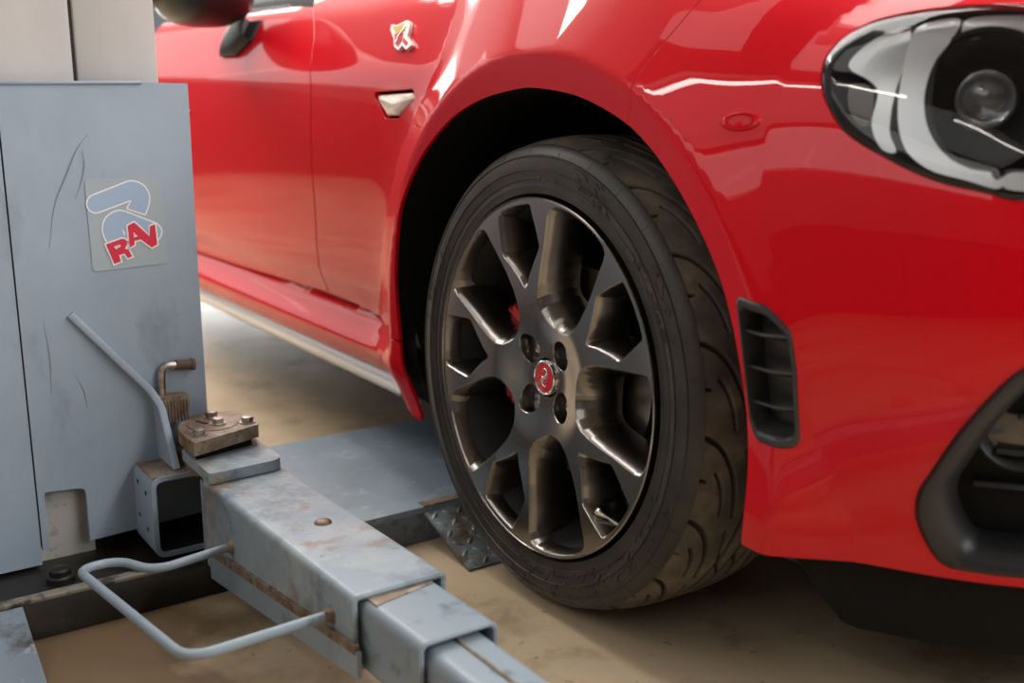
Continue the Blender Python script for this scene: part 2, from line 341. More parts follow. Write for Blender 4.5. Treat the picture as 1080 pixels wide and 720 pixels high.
wall('wall_left', 1, RY0, RX0, RX1, [(-4.05, 4.05, 2.85, 3.75)])
wall('wall_right', 1, RY1, RX0, RX1, [])
def wframe(name, axis, at, a, b, z0, z1, nb):
    mb = MB(); P = [(a, a + .07, z0, z1), (b - .07, b, z0, z1), (a, b, z0, z0 + .07), (a, b, z1 - .07, z1)]
    P += [(a + (b - a) * k / nb - .025, a + (b - a) * k / nb + .025, z0, z1) for k in range(1, nb)]
    for u0, u1, q0, q1 in P:
        if axis == 0: mb.box(at - .04, at + .04, u0, u1, q0, q1)
        else: mb.box(u0, u1, at - .04, at + .04, q0, q1)
    struct(mb, name, M['lamp'])
wframe('window_1', 0, RX0 - .05, .4, 4.0, .4, 3.0, 3)
wframe('window_2', 0, RX0 - .05, -4.25, -.15, 1.2, 3.0, 3)
wframe('window_3', 0, RX1 + .05, .9, 5.5, 2.3, 3.6, 3)
wframe('window_4', 1, RY0 - .05, -4.05, 4.05, 2.85, 3.75, 5)
struct(MB().box(RX0 + .03, RX1 - .03, RY0, RY0 + .03, 0, 1.25), 'trim_1', M['wall_low'])
struct(MB().box(RX1 - .03, RX1, RY0, RY1, 0, 1.25), 'trim_2', M['wall_low'])
struct(MB().box(RX0, RX0 + .03, RY0, .3, 0, 1.05), 'trim_3', M['wall_low'])
for lx, ly, ry, wd, pw_ in LAMPS:
    o = empty('ceiling_light', (lx, ly, RH)); tag(o, 'long white ceiling light fitting hung over the workshop', 'ceiling light', 'ceiling lights')
    hx_, hy_ = LAMP_L / 2 + .05, wd / 2 + .05
    if ry: hx_, hy_ = hy_, hx_
    MB().box(lx - hx_, lx + hx_, ly - hy_, ly + hy_, LAMP_Z + .02, LAMP_Z + .1, .01).build('housing', M['lamp'], o)
    for sg in (-1, 1):
        ax, ay = (0, .9 * sg) if ry else (.9 * sg, 0)
        MB().tube([(lx + ax, ly + ay, LAMP_Z + .1), (lx + ax, ly + ay, RH)], .008, 8).build('hanger', M['lamp'], o)

# ------------------------------------------------------------------ the car
car = empty('car', (-.5, .86, 0))
tag(car, 'glossy red two-door sports car with dark multi-spoke wheel on the workshop floor', 'car')
def part(name, V, F, m, parent=None, ang=180): return mesh(name, V, F, m, parent or car, ang)
def panel(name, outer, holes, m, h=.010, edge=.016, parent=None, extra=0.0, bh=.007, lips=None, fold=True):
    """one skin panel of the bodywork, cut from the flank surface, with its edges folded inwards"""
    outer = densify(outer, bh); holes = [densify(q, bh) for q in holes]
    V2, T, loops = patch(outer, holes, h); P = surf(V2[:, 0], V2[:, 1], extra)
    e = 1e-4; du = surf(V2[:, 0] + e, V2[:, 1], extra) - P; dv = surf(V2[:, 0], V2[:, 1] + e, extra) - P
    n = np.cross(du, dv); n /= np.linalg.norm(n, axis=1)[:, None] + 1e-12
    V = [tuple(p) for p in P]; F = []; NR = [tuple(k) for k in n]
    for t in T:
        a, b, c = P[t]; g = np.cross(b - a, c - a)
        F.append(tuple(t) if g @ n[t[0]] > 0 else tuple(t[::-1]))
    if fold:
        for li, L in enumerate(loops):
            q = P[L]; tg = np.roll(q, -1, 0) - np.roll(q, 1, 0); tg /= np.linalg.norm(tg, axis=1)[:, None] + 1e-12
            out = np.cross(tg, n[L]); A2 = V2[L]; area2 = np.sum(A2[:, 0] * np.roll(A2[:, 1], -1) - np.roll(A2[:, 0], -1) * A2[:, 1])
            sg = np.sign(area2) * (1 if li == 0 else -1); out = out * sg
            dep = edge if li == 0 or lips is None else lips[li - 1]; prev = list(L)
            for o_, d_ in ((.0006, .0004), (.0010, .0014), (.0010, dep)):
                base = len(V); V += [tuple(x) for x in q + out * o_ - n[L] * d_]; m_ = n[L] * (.75 if o_ < .001 else .15) + out * .8; NR += [tuple(k / np.linalg.norm(k)) for k in m_]; cur = list(range(base, base + len(L)))
                for i in range(len(L)):
                    j = (i + 1) % len(L); f = (prev[i], prev[j], cur[j], cur[i]); F.append(f if sg < 0 else f[::-1])
                prev = cur
    o = part(name, V, F, m, parent, 180); o.data.normals_split_custom_set_from_vertices([Vector(k) for k in NR]); return o
# the wheel opening, measured in the plane of the flank
ARC = np.array([(-.322, .172), (-.330, .197), (-.345, .254), (-.353, .307), (-.358, .37), (-.352, .425), (-.339, .475), (-.322, .510), (-.293, .548), (-.253, .586), (-.192, .626), (-.122, .652), (-.045, .6655), (.0, .6675), (.069, .661), (.122, .648), (.171, .630), (.204, .611), (.234, .588), (.268, .556), (.300, .518), (.325, .478), (.341, .438), (.353, .394), (.362, .349), (.366, .300), (.364, .249), (.355, .205)])
q = []
for i in range(len(ARC) - 1):
    p0, p1, p2, p3 = ARC[max(i - 1, 0)], ARC[i], ARC[i + 1], ARC[min(i + 2, len(ARC) - 1)]
    q += [.5 * (2 * p1 + (p2 - p0) * t + (2 * p0 - 5 * p1 + 4 * p2 - p3) * t * t + (3 * p1 - p0 - 3 * p2 + p3) * t ** 3) for t in np.linspace(0, 1, 8, endpoint=False)]
ARC = np.array(q + [ARC[-1]]); ARC_L = resample(ARC, 900, False)
def cut(L, s0, s1): return [tuple(p) for p in L[s0:s1]]
i_sill = int(np.argmin(np.abs(ARC_L[:, 1] - .290) + (ARC_L[:, 0] > 0))); i_seam = int(np.argmin(np.hypot(ARC_L[:, 0] - .172, ARC_L[:, 1] - .629)))
GAP = [(-.702, .305), (-.698, .453), (-.706, .599), (-.712, .665), (-.728, .70), (-.763, .749), (-.80, .78), (-.852, .81), (-.926, .856), (-1.0, .90)]
SEAM = [(.172, .629), (.184, .650), (.189, .681), (.199, .706), (.213, .735), (.222, .761), (.20, .83), (.12, .93)]
g = .0024
fender = [(s + g, v) for s, v in reversed(GAP)] + [(-.60, .302), (-.50, .297), (-.41, .293), (-.375, .291)] + cut(ARC_L, i_sill, i_seam - 1) + [(s - .001, v) for s, v in SEAM]
panel('fender', fender, [rpoly([(-.484, .658), (-.352, .664), (-.336, .650), (-.392, .618), (-.434, .617)], .008, 4)], M['red'], h=.008, edge=.007, lips=[.010])
door = [(s - g, v) for s, v in GAP[:8]] + [(-1.0, .822), (-1.15, .815), (-1.75, .815), (-1.78, .55), (-1.74, .30), (-1.4, .287), (-1.0, .297)]
panel('door', door, [], M['red'], h=.013, edge=.03)
# red sill and the silver skirt under it
sill = [(-1.75, .215), (-.70, .215), (-.44, .216), (-.405, .207), (-.374, .192), (-.352, .178), (-.333, .168), (-.324, .167)] + cut(ARC_L, 2, i_sill - 2) + [(-.375, .2885), (-.41, .290), (-.50, .294), (-.60, .299), (-.70, .302), (-1.0, .293), (-1.4, .283), (-1.75, .285)]
def swell(v): return -.012 * np.exp(-((v - .245) / .022) ** 2)
_o = offs
def offs_sill(s, v):
    return _o(s, v) + np.where(s < -.40, swell(v), swell(v) * np.clip((-.34 - s) / .06, 0, 1)) + .016 * np.exp(-((v - .297) / .010) ** 2) * np.clip((-.40 - s) / .08, 0, 1)
offs = offs_sill; panel('sill', sill, [], M['red'], h=.010, edge=.006)
sk = MB(); rows = [(.216, .024), (.213, .018), (.196, .003), (.190, .001), (.180, .003), (.172, .010), (.170, .03)]
S_ = np.concatenate([np.linspace(-1.75, -.46, 40), np.linspace(-.455, -.408, 8)])
def skv(s, v): t = np.clip((s + .46) / .06, 0, 1); return v + (.185 - v) * .5 * t * t
sk.loft([[tuple(surf(s, skv(s, v), e)) for v, e in rows] for s in S_], closed=False)
sk.build('side_skirt', M['skirt'], car, 60)
offs = _o
# bumper with its openings
HL = [(.391, .685), (.390, .697), (.397, .712), (.413, .725), (.437, .735), (.489, .743), (.551, .746), (.60, .744), (.66, .733), (.715, .708), (.742, .676), (.735, .640), (.70, .605), (.655, .580), (.598, .574), (.569, .580), (.524, .589), (.475, .608), (.433, .629), (.408, .653), (.396, .671)]
HL = smooth_closed(HL, 170)
VENT = resample(np.array(rpoly([(.3465, .4695), (.380, .4655), (.407, .442), (.4145, .405), (.4235, .325), (.376, .3255), (.367, .345), (.357, .402)], [.005, .014, .022, .03, .014, .012, .02, .03], 8)), 100)
GR = smooth_closed([(.531, .277), (.533, .300), (.541, .318), (.565, .367), (.593, .410), (.614, .432), (.66, .462), (.73, .487), (.80, .490), (.85, .47), (.86, .40), (.855, .30), (.84, .224), (.79, .217), (.66, .217), (.585, .2175), (.561, .2215), (.547, .237), (.537, .256)], 160)
bump = [(s + .001, v) for s, v in reversed(SEAM)] + cut(ARC_L, i_seam + 1, 900) + [(.36, .2045), (.45, .207), (.62, .207), (.80, .207), (1.05, .207), (1.3, .207), (S_END, .207), (S_END, .52), (S_END, .72), (S_END, .86), (1.2, .90), (.9, .91), (.5, .93)]
panel('bumper', bump, [HL, VENT, GR], M['red'], h=.009, edge=.02, lips=[.007, .012, .02])
# bonnet closes the top between the wings
ed = [surf(s, np.interp(s, [-1, .12, .5, .9, 1.2, S_END], [.897, .927, .927, .907, .897, .857])) for s in np.linspace(-1.0, S_END - .01, 70)]
bo = MB(); bo.loft([[tuple(np.array([p[0], p[1] + (1.72 - 2 * p[1]) * t, p[2] + .045 * min(1, (.86 - p[1]) / .6) ** 2 * math.sin(PI * t)])) for t in np.linspace(0, 1, 24)] for p in ed], closed=False)
bo.build('bonnet', M['red'], car, 180)
# black inner body behind the gaps, floor pan and wheel housing
inn = [(-1.9, .18), (-.42, .18), (-.40, .30), (-.405, .40), (-.38, .50), (-.30, .60), (-.18, .68), (0, .712), (.18, .68), (.30, .60), (.38, .50), (.335, .49), (.335, .31), (.37, .31), (.40, .21), (1.5, .21), (1.5, .53), (.78, .53), (.46, .53), (.385, .62), (.385, .74), (.5, .80), (.5, .93), (-1.9, .93)]
panel('inner_body', inn, [], M['liner'], h=.03, extra=.05, bh=.02, fold=False)
wl = MB(); ring = [(x * 1.012, (z - .308) * 1.012 + .308) for x, z in ARC_L[::10]]; ring = [(ring[0][0] - .004, .178)] + ring[1:] + [(ring[-1][0] + .005, .21)]
wl.loft([[(x, y if y else .004 + .033 * float(sstep(.40, .24, z)), z) for x, z in ring] for y in (None, .06, .12, .22, .36)], closed=False)
wl.loft([[(x, .36, z) for x, z in ring], [(0, .37, .30)] * len(ring)], closed=False)
wl.build('wheel_housing', M['liner'], car, 40)
MB().box(-2.4, -.38, .10, 1.62, .145, .24, .01).box(.38, .58, .26, 1.46, .125, .25, .01).box(-.4, .42, .37, 1.35, .13, .24, .01).build('floor_pan', M['liner'], car)  # boxes set low to keep light off the floor under the car
MB().prism(rpoly([(.30, .09), (.47, .115), (.50, .30), (.31, .34)], .02, 4), (.165, .198), lambda u, v, w_: (u, v, w_ - (u - .3) * .0), .004).build('air_deflector', M['black'], car)
fl_ = MB(); fl_.loft([[tuple(np.array(surf(s, .212, e)) - np.array([0, 0, dz * float(sstep(.39, .47, s)) + .001])) for e, dz in ((.012, 0), (.022, .03), (.020, .080), (.024, .086), (.030, .080), (.05, 0))] for s in np.linspace(.405, S_END, 60)], True, True, closed=False)
fl_.build('front_shade_lip', M['liner'], car, 40)  # black lip added and hung low to shade the floor under the nose
# ---- side repeater: clear lens in its recess
cl = np.array([(-.474, .652), (-.357, .657), (-.345, .649), (-.396, .623), (-.428, .622)])
o = rpoly([tuple(p) for p in cl], .006, 5); c0 = np.mean(o, 0); mb = MB()
mb.loft([[tuple(surf(*(c0 + (np.array(p) - c0) * k), e)) for p in o] for k, e in ((1.06, .009), (1.0, .002), (.8, -.003), (.45, -.0055), (.02, -.0062))])
mb.build('side_repeater', M['amber'], car, 180)
# ---- emblem on the fender: a small shield with a slanted bar, yellow over red, in a metal edge
def onbody(s0, v0, ang=0):
    p = Vector(surf(s0, v0)); tu = (Vector(surf(s0 + .004, v0)) - p).normalized(); tv = (Vector(surf(s0, v0 + .004)) - p).normalized(); n = tu.cross(tv).normalized()
    if n.y > 0: n = -n
    return lambda u, v, w_: p + tu * (u * math.cos(ang) - v * math.sin(ang)) + tv * (u * math.sin(ang) + v * math.cos(ang)) + n * w_
Eo = Vector((-.430, .0575, .741)); Eu = Vector((1, -.015, -.01)).normalized() * 1.2; Ev = Vector((-.044, .025, .046)).normalized() * 1.4; En = Ev.cross(Eu).normalized()
if En.y > 0: En = -En
E1 = lambda u, v, w_: Eo + Eu * u + Ev * v + En * (w_ * 1.2)
B0 = [(-.026, .017), (-.010, .015), (.016, .022), (.026, .020), (.022, .006), (.017, -.004), (.026, -.012), (.029, -.018), (.013, -.025), (.003, -.018), (-.007, -.026), (-.018, -.020), (-.020, -.006), (-.029, .008)]
em = MB().prism(rpoly(B0, .002, 2), (0, .005), E1, .001, 1).build('fender_emblem', mat('satin_metal', (.75, .74, .70), .35, metal=.6), car)
MB().prism(rpoly([(-.023, .013), (-.008, .012), (.012, .017), (.010, .004), (-.012, .002)], .002, 2), (.005, .0058), E1).build('upper_field', M['badge_yellow'], em)
MB().prism(rpoly([(-.016, .000), (.008, .002), (.004, -.010), (-.008, -.020), (-.014, -.016)], .002, 2), (.005, .0058), E1).build('lower_field', M['badge_red'], em)
MB().prism(rpoly([(.010, -.006), (.020, -.014), (.013, -.019), (.006, -.013)], .001, 2), (.005, .0058), E1).build('claw', M['badge_red'], em)
MB().tube([E1(-.012, -.014, .006), E1(-.004, -.004, .0065), E1(.008, .006, .006), E1(.014, .014, .006)], .0011, 6).build('slanted_bar', M['chrome'], em)
# ---- round cover cap on the bumper
E2 = onbody(.320, .6365)
pl = MB().lathe([(.0001, .0022), (.0095, .0020), (.0105, .0008), (.0112, .0008), (.0125, .0030), (.0150, .0026), (.0165, .0), (.0165, -.004)], 40, lambda x, y, h: E2(x * 1.25, y * .62, h)).build('parking_sensor', M['red'], car, 30)
# ---- side vent in the bumper
vc = VENT.mean(0); vm = MB()
vm.loft([[tuple(surf(*(vc + (p - vc) * k), e)) for p in VENT] for k, e in ((1.0, .006), (.985, -.0015), (.95, -.003), (.89, -.0025), (.85, .001), (.80, .02), (.74, .03))], cap1=True)
vent = vm.build('side_vent', M['trim'], car, 60)
lo, hi = VENT[:, 1].min(), VENT[:, 1].max()
for vv in (.432, .397, .362):
    ins = [p for p in VENT if abs(p[1] - vv) < .006]; s0 = min(p[0] for p in ins) + .005; s1 = max(p[0] for p in ins) - .005
    mb = MB(); L = []
    for s in np.linspace(s0, s1, 10): L.append([tuple(surf(s, vv + .004, .004)), tuple(surf(s, vv + .0015, .003)), tuple(surf(s, vv - .005, .020)), tuple(surf(s, vv - .002, .022))])
    mb.loft(L, True, True); mb.build('slat', M['trim'], vent, 40)
# ---- lower front opening: black bezel, slats, fog lamp
gc = np.array([.70, .345]); gm = MB()
gm.loft([[tuple(surf(*(gc + (p - gc) * k), e)) for p in GR] for k, e in ((1.0, .012), (.99, -.001), (.965, -.005), (.90, -.002), (.82, .012), (.78, .03), (.75, .075), (.5, .085), (.02, .088))])
grille = gm.build('lower_grille', M['black'], car, 50)
for vv in (.300, .336, .372, .408):
    mb = MB(); L = []
    for s in np.linspace(.585 + max(0, vv - .30) * .5, .83, 14): L.append([tuple(surf(s, vv + .004, .040)), tuple(surf(s, vv + .0005, .036)), tuple(surf(s, vv - .006, .06)), tuple(surf(s, vv, .066))])
    mb.loft(L, True, True); mb.build('slat', M['trim'], grille, 40)
fo = surf(.628, .366, .048); nx, ny = plan_n(.625); nf = Vector((float(nx), float(ny), 0)).normalized(); tf = Vector((-nf.y, nf.x, 0)); F3 = lambda x, y, h: Vector(fo) + tf * x + Vector((0, 0, 1)) * y + nf * h
fl = MB().lathe([(.047, -.03), (.047, .004), (.044, .009), (.040, .004), (.036, -.006)], 40, F3).build('fog_lamp', M['trim'], car, 40)
MB().lathe([(.0001, -.001), (.02, -.0015), (.037, -.006), (.037, -.02)], 40, F3).build('fog_lens', M['amber'], fl, 40) if False else MB().lathe([(.0001, -.001), (.02, -.0015), (.037, -.006), (.037, -.02)], 40, F3).build('fog_lens', mat('fog_glass', (.05, .042, .032), .12, coat=.6), fl, 40)
# ---- headlamp: bowl, inner trims, light guide, projector, clear cover
hc = HL.mean(0)
def hl(k, e, c=hc): return [tuple(surf(*(c + (p - c) * k), e)) for p in HL]
hm = MB(); hm.loft([hl(1.0, .010), hl(.985, .016), hl(.97, .03), hl(.93, .075), hl(.7, .105), hl(.02, .115)])
lamp = hm.build('headlight', mat('lamp_bowl', (.03, .03, .032), .35), car, 50)
def inlay(name, pts, e0, e1, m, b=.004, h=.010):
    """a raised trim inside the lamp: outline in flank coordinates, top at depth e0, foot at depth e1"""
    A = densify(pts, .006); V2, T, L = patch(A, [], h); P = surf(V2[:, 0], V2[:, 1], e0); V = [tuple(p) for p in P]; F = [tuple(t) for t in T]; L = L[0]; prev = L; c = A.mean(0)
    for d in (b, e1 - e0):
        base = len(V); V += [tuple(surf(*(V2[i]), e0 + d)) for i in L]; cur = list(range(base, base + len(L)))
        F += [(prev[i], prev[(i + 1) % len(L)], cur[(i + 1) % len(L)], cur[i]) for i in range(len(L))]; prev = cur
    me = MB(); me.add(V, F); return me.build(name, m, lamp, 50)
# inner layout is drawn on the cover surface and sunk to depth along its normal
inlay('marker_reflector', smooth_closed([(.411, .690), (.422, .709), (.445, .722), (.468, .727), (.474, .700), (.470, .660), (.472, .630), (.482, .612), (.466, .615), (.452, .636), (.452, .664), (.440, .676)], 90), .018, .05, M['reflector'])
inlay('amber_marker', smooth_closed([(.414, .672), (.440, .668), (.446, .640), (.436, .634), (.418, .650)], 50), .030, .05, mat('dim_amber', (.10, .07, .045), .3))
inlay('light_guide', smooth_closed([(.477, .722), (.497, .731), (.525, .732), (.519, .712), (.507, .694), (.502, .665), (.510, .635), (.529, .612), (.553, .600), (.580, .596), (.580, .5835), (.55, .590), (.517, .598), (.492, .615), (.479, .645), (.475, .685)], 120), .012, .05, M['drl'])
inlay('upper_light_guide', smooth_closed([(.530, .731), (.560, .735), (.61, .733), (.66, .722), (.70, .700), (.69, .692), (.655, .708), (.61, .717), (.57, .718), (.535, .714)], 90), .014, .05, M['drl'])
inlay('lower_light_guide', smooth_closed([(.588, .597), (.63, .600), (.68, .624), (.71, .648), (.718, .640), (.69, .610), (.648, .585), (.588, .583)], 90), .014, .05, M['drl'])
ho = surf(.560, .660, .050); nx, ny = plan_n(.55); nh = Vector((float(nx), float(ny), .05)).normalized(); th_ = Vector((-nh.y, nh.x, 0)).normalized(); uh = nh.cross(th_) * -1
if uh.z < 0: uh = -uh
H3 = lambda x, y, h: Vector(ho) + th_ * x + uh * y + nh * h
MB().lathe([(.064, -.03), (.064, .008), (.060, .012), (.055, .008), (.044, -.010), (.030, -.016), (.0285, -.006), (.0265, -.004), (.026, -.03)], 56, H3).build('projector_housing', M['black'], lamp, 40)
MB().lathe([(.0262, -.006), (.0275, -.001), (.0258, .0015), (.0240, .000), (.0238, -.006)], 48, H3).build('projector_ring', M['chrome'], lamp, 40)
MB().lathe([(.0001, .017), (.008, .0162), (.016, .0115), (.021, .005), (.024, -.003), (.024, -.012), (.0001, -.014)], 48, H3).build('projector_lens', mat('projector_glass', (.95, .97, 1), .03, trans=.92, ior=1.5, coat=1.), lamp, 60)
E5 = onbody(.575, .600); MB().box(-.008, .008, -.005, .005, -.004, .004, .002).build('adjuster_screw', M['black'], lamp, loc=E5(0, 0, -.016))
cv = MB(); cv.loft([hl(1.0, .009), hl(.996, .002), hl(.985, -.0005), hl(.9, -.0015), hl(.7, -.002), hl(.45, -.002), hl(.2, -.002), hl(.02, -.002)]); cv.build('lamp_cover', M['lens'], lamp, 180)
# ---- mirror on the door
mx, my, mz = -1.08, -.025, .848
def mir(u, v, d): return (mx + d + u * -.10, my + u, mz + v)
ms = []
for d, k in ((-.035, .90), (-.030, .97), (.0, 1.0), (.045, .94), (.075, .78), (.095, .52), (.103, .2), (.104, .01)):
    ms.append([mir(.098 * k * (abs(math.cos(a)) ** .75) * (1 if math.cos(a) > 0 else -1), .075 * k * (abs(math.sin(a)) ** .75) * (1 if math.sin(a) > 0 else -1) + (.006 * (1 - k)), d) for a in np.linspace(0, 2 * PI, 40, endpoint=False)])
mh = MB().loft(ms, cap0=True); mirror = mh.build('door_mirror', mat('gloss_black', (.008, .008, .008), .35, coat=.2), car, 50)
MB().loft([[mir(.086 * c, .064 * s, -.036) for c, s in [(math.cos(a), math.sin(a)) for a in np.linspace(0, 2 * PI, 36, endpoint=False)]], [mir(0, 0, -.0365)] * 36]).build('mirror_glass', M['chrome'], mirror)
ft = MB()
b0 = [(-1.19, .722), (-1.10, .722), (-1.055, .752), (-1.06, .792), (-1.16, .797), (-1.21, .765)]
ft.loft([[tuple(surf(s, v, .002)) for s, v in b0], [tuple(surf(s, v, -.006)) for s, v in b0], [tuple(np.array(surf(s, v, -.02)) * .75 + np.array([-1.11, .06, .785]) * .25) for s, v in b0], [(-1.10 + (s + 1.12) * .45, my + .075 + (v - .76) * .2, mz - .066 + (v - .76) * .4) for s, v in b0]], True, True)
ft.build('mirror_foot', M['black'], mirror, 40)
# ---- pillar, windscreen and door glass rising out of the frame
pil = MB(); 
pil.loft([[(x + a, y + b, z) for a, b in ((-.03, -.02), (.03, -.02), (.035, .03), (-.03, .03))] for x, y, z in ((-.80, .20, .80), (-.98, .25, .93), (-1.25, .32, 1.06), (-1.5, .38, 1.14))], True, True)
pil.build('windscreen_pillar', M['black'], car, 40)
ws = MB(); ws.loft([[(x - .02 - .06 * math.sin(PI * t), y + (1.72 - 2 * y) * t, z + .02 * math.sin(PI * t)) for t in np.linspace(0, 1, 16)] for x, y, z in ((-.80, .20, .815), (-.98, .25, .93), (-1.25, .32, 1.06), (-1.5, .38, 1.14))], closed=False)
ws.build('windscreen', M['glass'], car, 180)
dg = MB(); dg.loft([[(-.86, .20, .815), (-1.0, .255, .92), (-1.25, .32, 1.05), (-1.5, .38, 1.13)], [(-1.7, .20, .815), (-1.7, .255, .92), (-1.7, .32, 1.05), (-1.7, .38, 1.13)]], closed=False)
dg.build('door_glass', M['glass'], car, 180)
MB().tube([tuple(surf(s, .818, .006)) for s in np.linspace(-.98, -1.74, 20)], .006, 8).build('window_seal', M['black'], car)
# ------------------------------------------------------------------ front wheel (x forward, y inward along the axle, z up; slight camber)
WC = (0, 0, .3065); CAMB = (-.0297, 0, 0)
def wheel(mb, name, m, parent=None, ang=35): 
    o = mb.build(name, m, parent or car, ang, loc=WC, rot=CAMB if parent is None else None)
    if parent is not None: o.location = (0, 0, 0)
    return o
# tyre: sidewalls turned, tread as a grid with cut grooves
RT = .3065
def pol(r, y, a): return (r * math.cos(a), y, r * math.sin(a))
prof = [(.2305, .026), (.2315, .010), (.2345, .0035), (.238, .0005), (.2415, -.0030), (.2440, -.0062), (.2475, -.0078), (.2505, -.0086), (.2509, -.0096), (.2519, -.0098), (.2523, -.0092), (.262, -.0112), (.2625, -.0126), (.2637, -.0126), (.264, -.0113), (.272, -.0112), (.279, -.0094), (.2796, -.0106), (.2812, -.0104), (.2818, -.0084), (.287, -.0050), (.2925, .0000)]
prof = [(r, y + .011 * float(sstep(.232, .250, r))) for r, y in prof]; NA = 300; sw = MB()
sw.loft([[pol(r, y, 2 * PI * i / NA) for i in range(NA)] for r, y in prof + [(.2945, .0145)]])
inn_ = [(.2955, .203), (.288, .211), (.27, .217), (.25, .214), (.236, .204), (.2305, .18)]
sw.loft([[pol(r, y, 2 * PI * i / NA) for i in range(NA)] for r, y in inn_])
def swy(r): return float(np.interp(r, [p[0] for p in prof], [p[1] for p in prof]))
def dash(lt, a0, r0, a1, r1, hw):
    p0 = Vector((r0 * math.cos(a0), 0, r0 * math.sin(a0))); p1 = Vector((r1 * math.cos(a1), 0, r1 * math.sin(a1))); n_ = (p1 - p0).cross(Vector((0, 1, 0))).normalized() * hw
    V = []
    for p in (p0, p1):
        y = swy(p.length); V += [p - n_ + Vector((0, y + .0004, 0)), p - n_ * .6 + Vector((0, y - .0008, 0)), p + n_ * .6 + Vector((0, y - .0008, 0)), p + n_ + Vector((0, y + .0004, 0))]
    lt.add(V, [(0, 1, 5, 4), (1, 2, 6, 5), (2, 3, 7, 6)])
for a in range(0, 360, 12): dash(sw, math.radians(a), .2828, math.radians(a + .2), .2905, .0006)
for k in range(260):                                              # worn, unreadable moulded strokes
    a = math.radians(random.choice([random.uniform(-78, -20), random.uniform(-78, -20), random.uniform(-100, -78), random.uniform(145, 178), random.uniform(58, 76), random.uniform(20, 42)])); r = random.uniform(.248, .278)
    an = random.uniform(-.9, .9); l = random.uniform(.004, .011); dash(sw, a, r, a + l * math.cos(an) / r, r + l * math.sin(an), random.uniform(.0005, .0010))
tyre = wheel(sw, 'tyre', M['tyre'], None, 28)
NT = 1700; NWID = 150; w_ = np.linspace(0, 1, NWID); Yt = .0135 + .192 * w_
Rt = RT - .0125 * np.abs(2 * w_ - 1) ** 3.2 - .0015 * (2 * w_ - 1) ** 2
A = np.arange(NT) * 2 * PI / NT; AA, WW = np.meshgrid(A, w_, indexing='ij')
PER = 2 * PI / 18
def seglines(a, w0, L, hw):
    """distance-based groove depth 0..1 for a poly-line given in (angle offset in metres, width in metres)"""
    d = np.full(a.shape, 9.)
    for (x0, y0), (x1, y1) in zip(L[:-1], L[1:]):
        dx, dy = x1 - x0, y1 - y0; t = np.clip(((a - x0) * dx + (w0 - y0) * dy) / (dx * dx + dy * dy), 0, 1)
        d = np.minimum(d, np.hypot(a - x0 - t * dx, w0 - y0 - t * dy))
    return np.clip((hw - d) / .0013 + .5, 0, 1)
def crv(P, n=14):
    P = np.array(P); out = []
    for t in np.linspace(0, 1, n): out.append(tuple((1 - t) ** 3 * P[0] + 3 * t * (1 - t) ** 2 * P[1] + 3 * t * t * (1 - t) * P[2] + t ** 3 * P[3]))
    return out
def grooves(AA, WM, sgn):
    g_ = np.zeros(AA.shape)
    for k in (-2, -1, 0, 1):
        a = ((AA % PER) + k * PER) * RT
        for L, hw in ((crv([(0, -.004), (-.004, .020), (-.030, .045), (-.105, .060)]), .0026), (crv([(-.02, .060), (-.05, .066), (-.08, .076), (-.11, .098)]), .0021), (crv([(-.045, .020), (-.058, .030), (-.076, .036), (-.100, .039)]), .0018), ([(-.052, -.004), (-.055, .010)], .0014)):
            g_ = np.maximum(g_, seglines(a, WM, L, hw))
    return g_
WM = WW * .200
G = np.maximum(grooves(AA, WM, 1), grooves(-AA + 1.3 * PER, .200 - WM, -1))
for c in (.080, .102, .124): G = np.maximum(G, np.clip((.0032 - np.abs(WM - c)) / .0012 + .5, 0, 1))
G *= sstep(-.002, .006, np.minimum(WM, .2 - WM) + .004)
RR = Rt[None, :] - .0055 * G
Vt = np.stack([RR * np.cos(AA), np.broadcast_to(Yt, RR.shape), RR * np.sin(AA)], -1).reshape(-1, 3)
ii = np.arange(NT)[:, None]; kk = np.arange(NWID - 1)[None, :]; jj = (ii + 1) % NT
Ft = np.stack([ii * NWID + kk, ii * NWID + kk + 1, jj * NWID + kk + 1, jj * NWID + kk], -1).reshape(-1, 4)
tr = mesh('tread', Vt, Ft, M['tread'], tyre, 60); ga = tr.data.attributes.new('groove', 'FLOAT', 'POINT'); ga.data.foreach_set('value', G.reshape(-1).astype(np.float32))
tr.location = (0, 0, 0)
def glyphs(text, size, bold=0.0, extr=0.0):
    c = bpy.data.curves.new('t', 'FONT'); c.body = text; c.size = size; c.align_x = 'CENTER'; c.offset = bold; c.extrude = extr; c.resolution_u = 3
    o = bpy.data.objects.new('t', c); COL.objects.link(o); dg_ = bpy.context.evaluated_depsgraph_get(); me = bpy.data.meshes.new_from_object(o.evaluated_get(dg_))
    V = [v.co.copy() for v in me.vertices]; F = [tuple(p.vertices) for p in me.polygons]; bpy.data.objects.remove(o); bpy.data.curves.remove(c); bpy.data.meshes.remove(me); return V, F
def side_text(text, r0, deg, size, bold=.0002):
    V, F = glyphs(text, size, bold, .0008); out = []
    for v in V:
        r = r0 + v.y; a = math.radians(deg) - v.x / r0; out.append(pol(r, swy(r) - .0002 - max(v.z, 0) * .8, a))
    return out, F
for t, r0, dg0, sz in (('TUBELESS', .2485, 88, .0085), ('DOT', .2475, 46, .0075)):
    wheel(MB().add(*side_text(t, r0, dg0, sz)), 'moulded_lettering', mat('moulded_lettering', (.10, .09, .078), .45), tyre, 40)
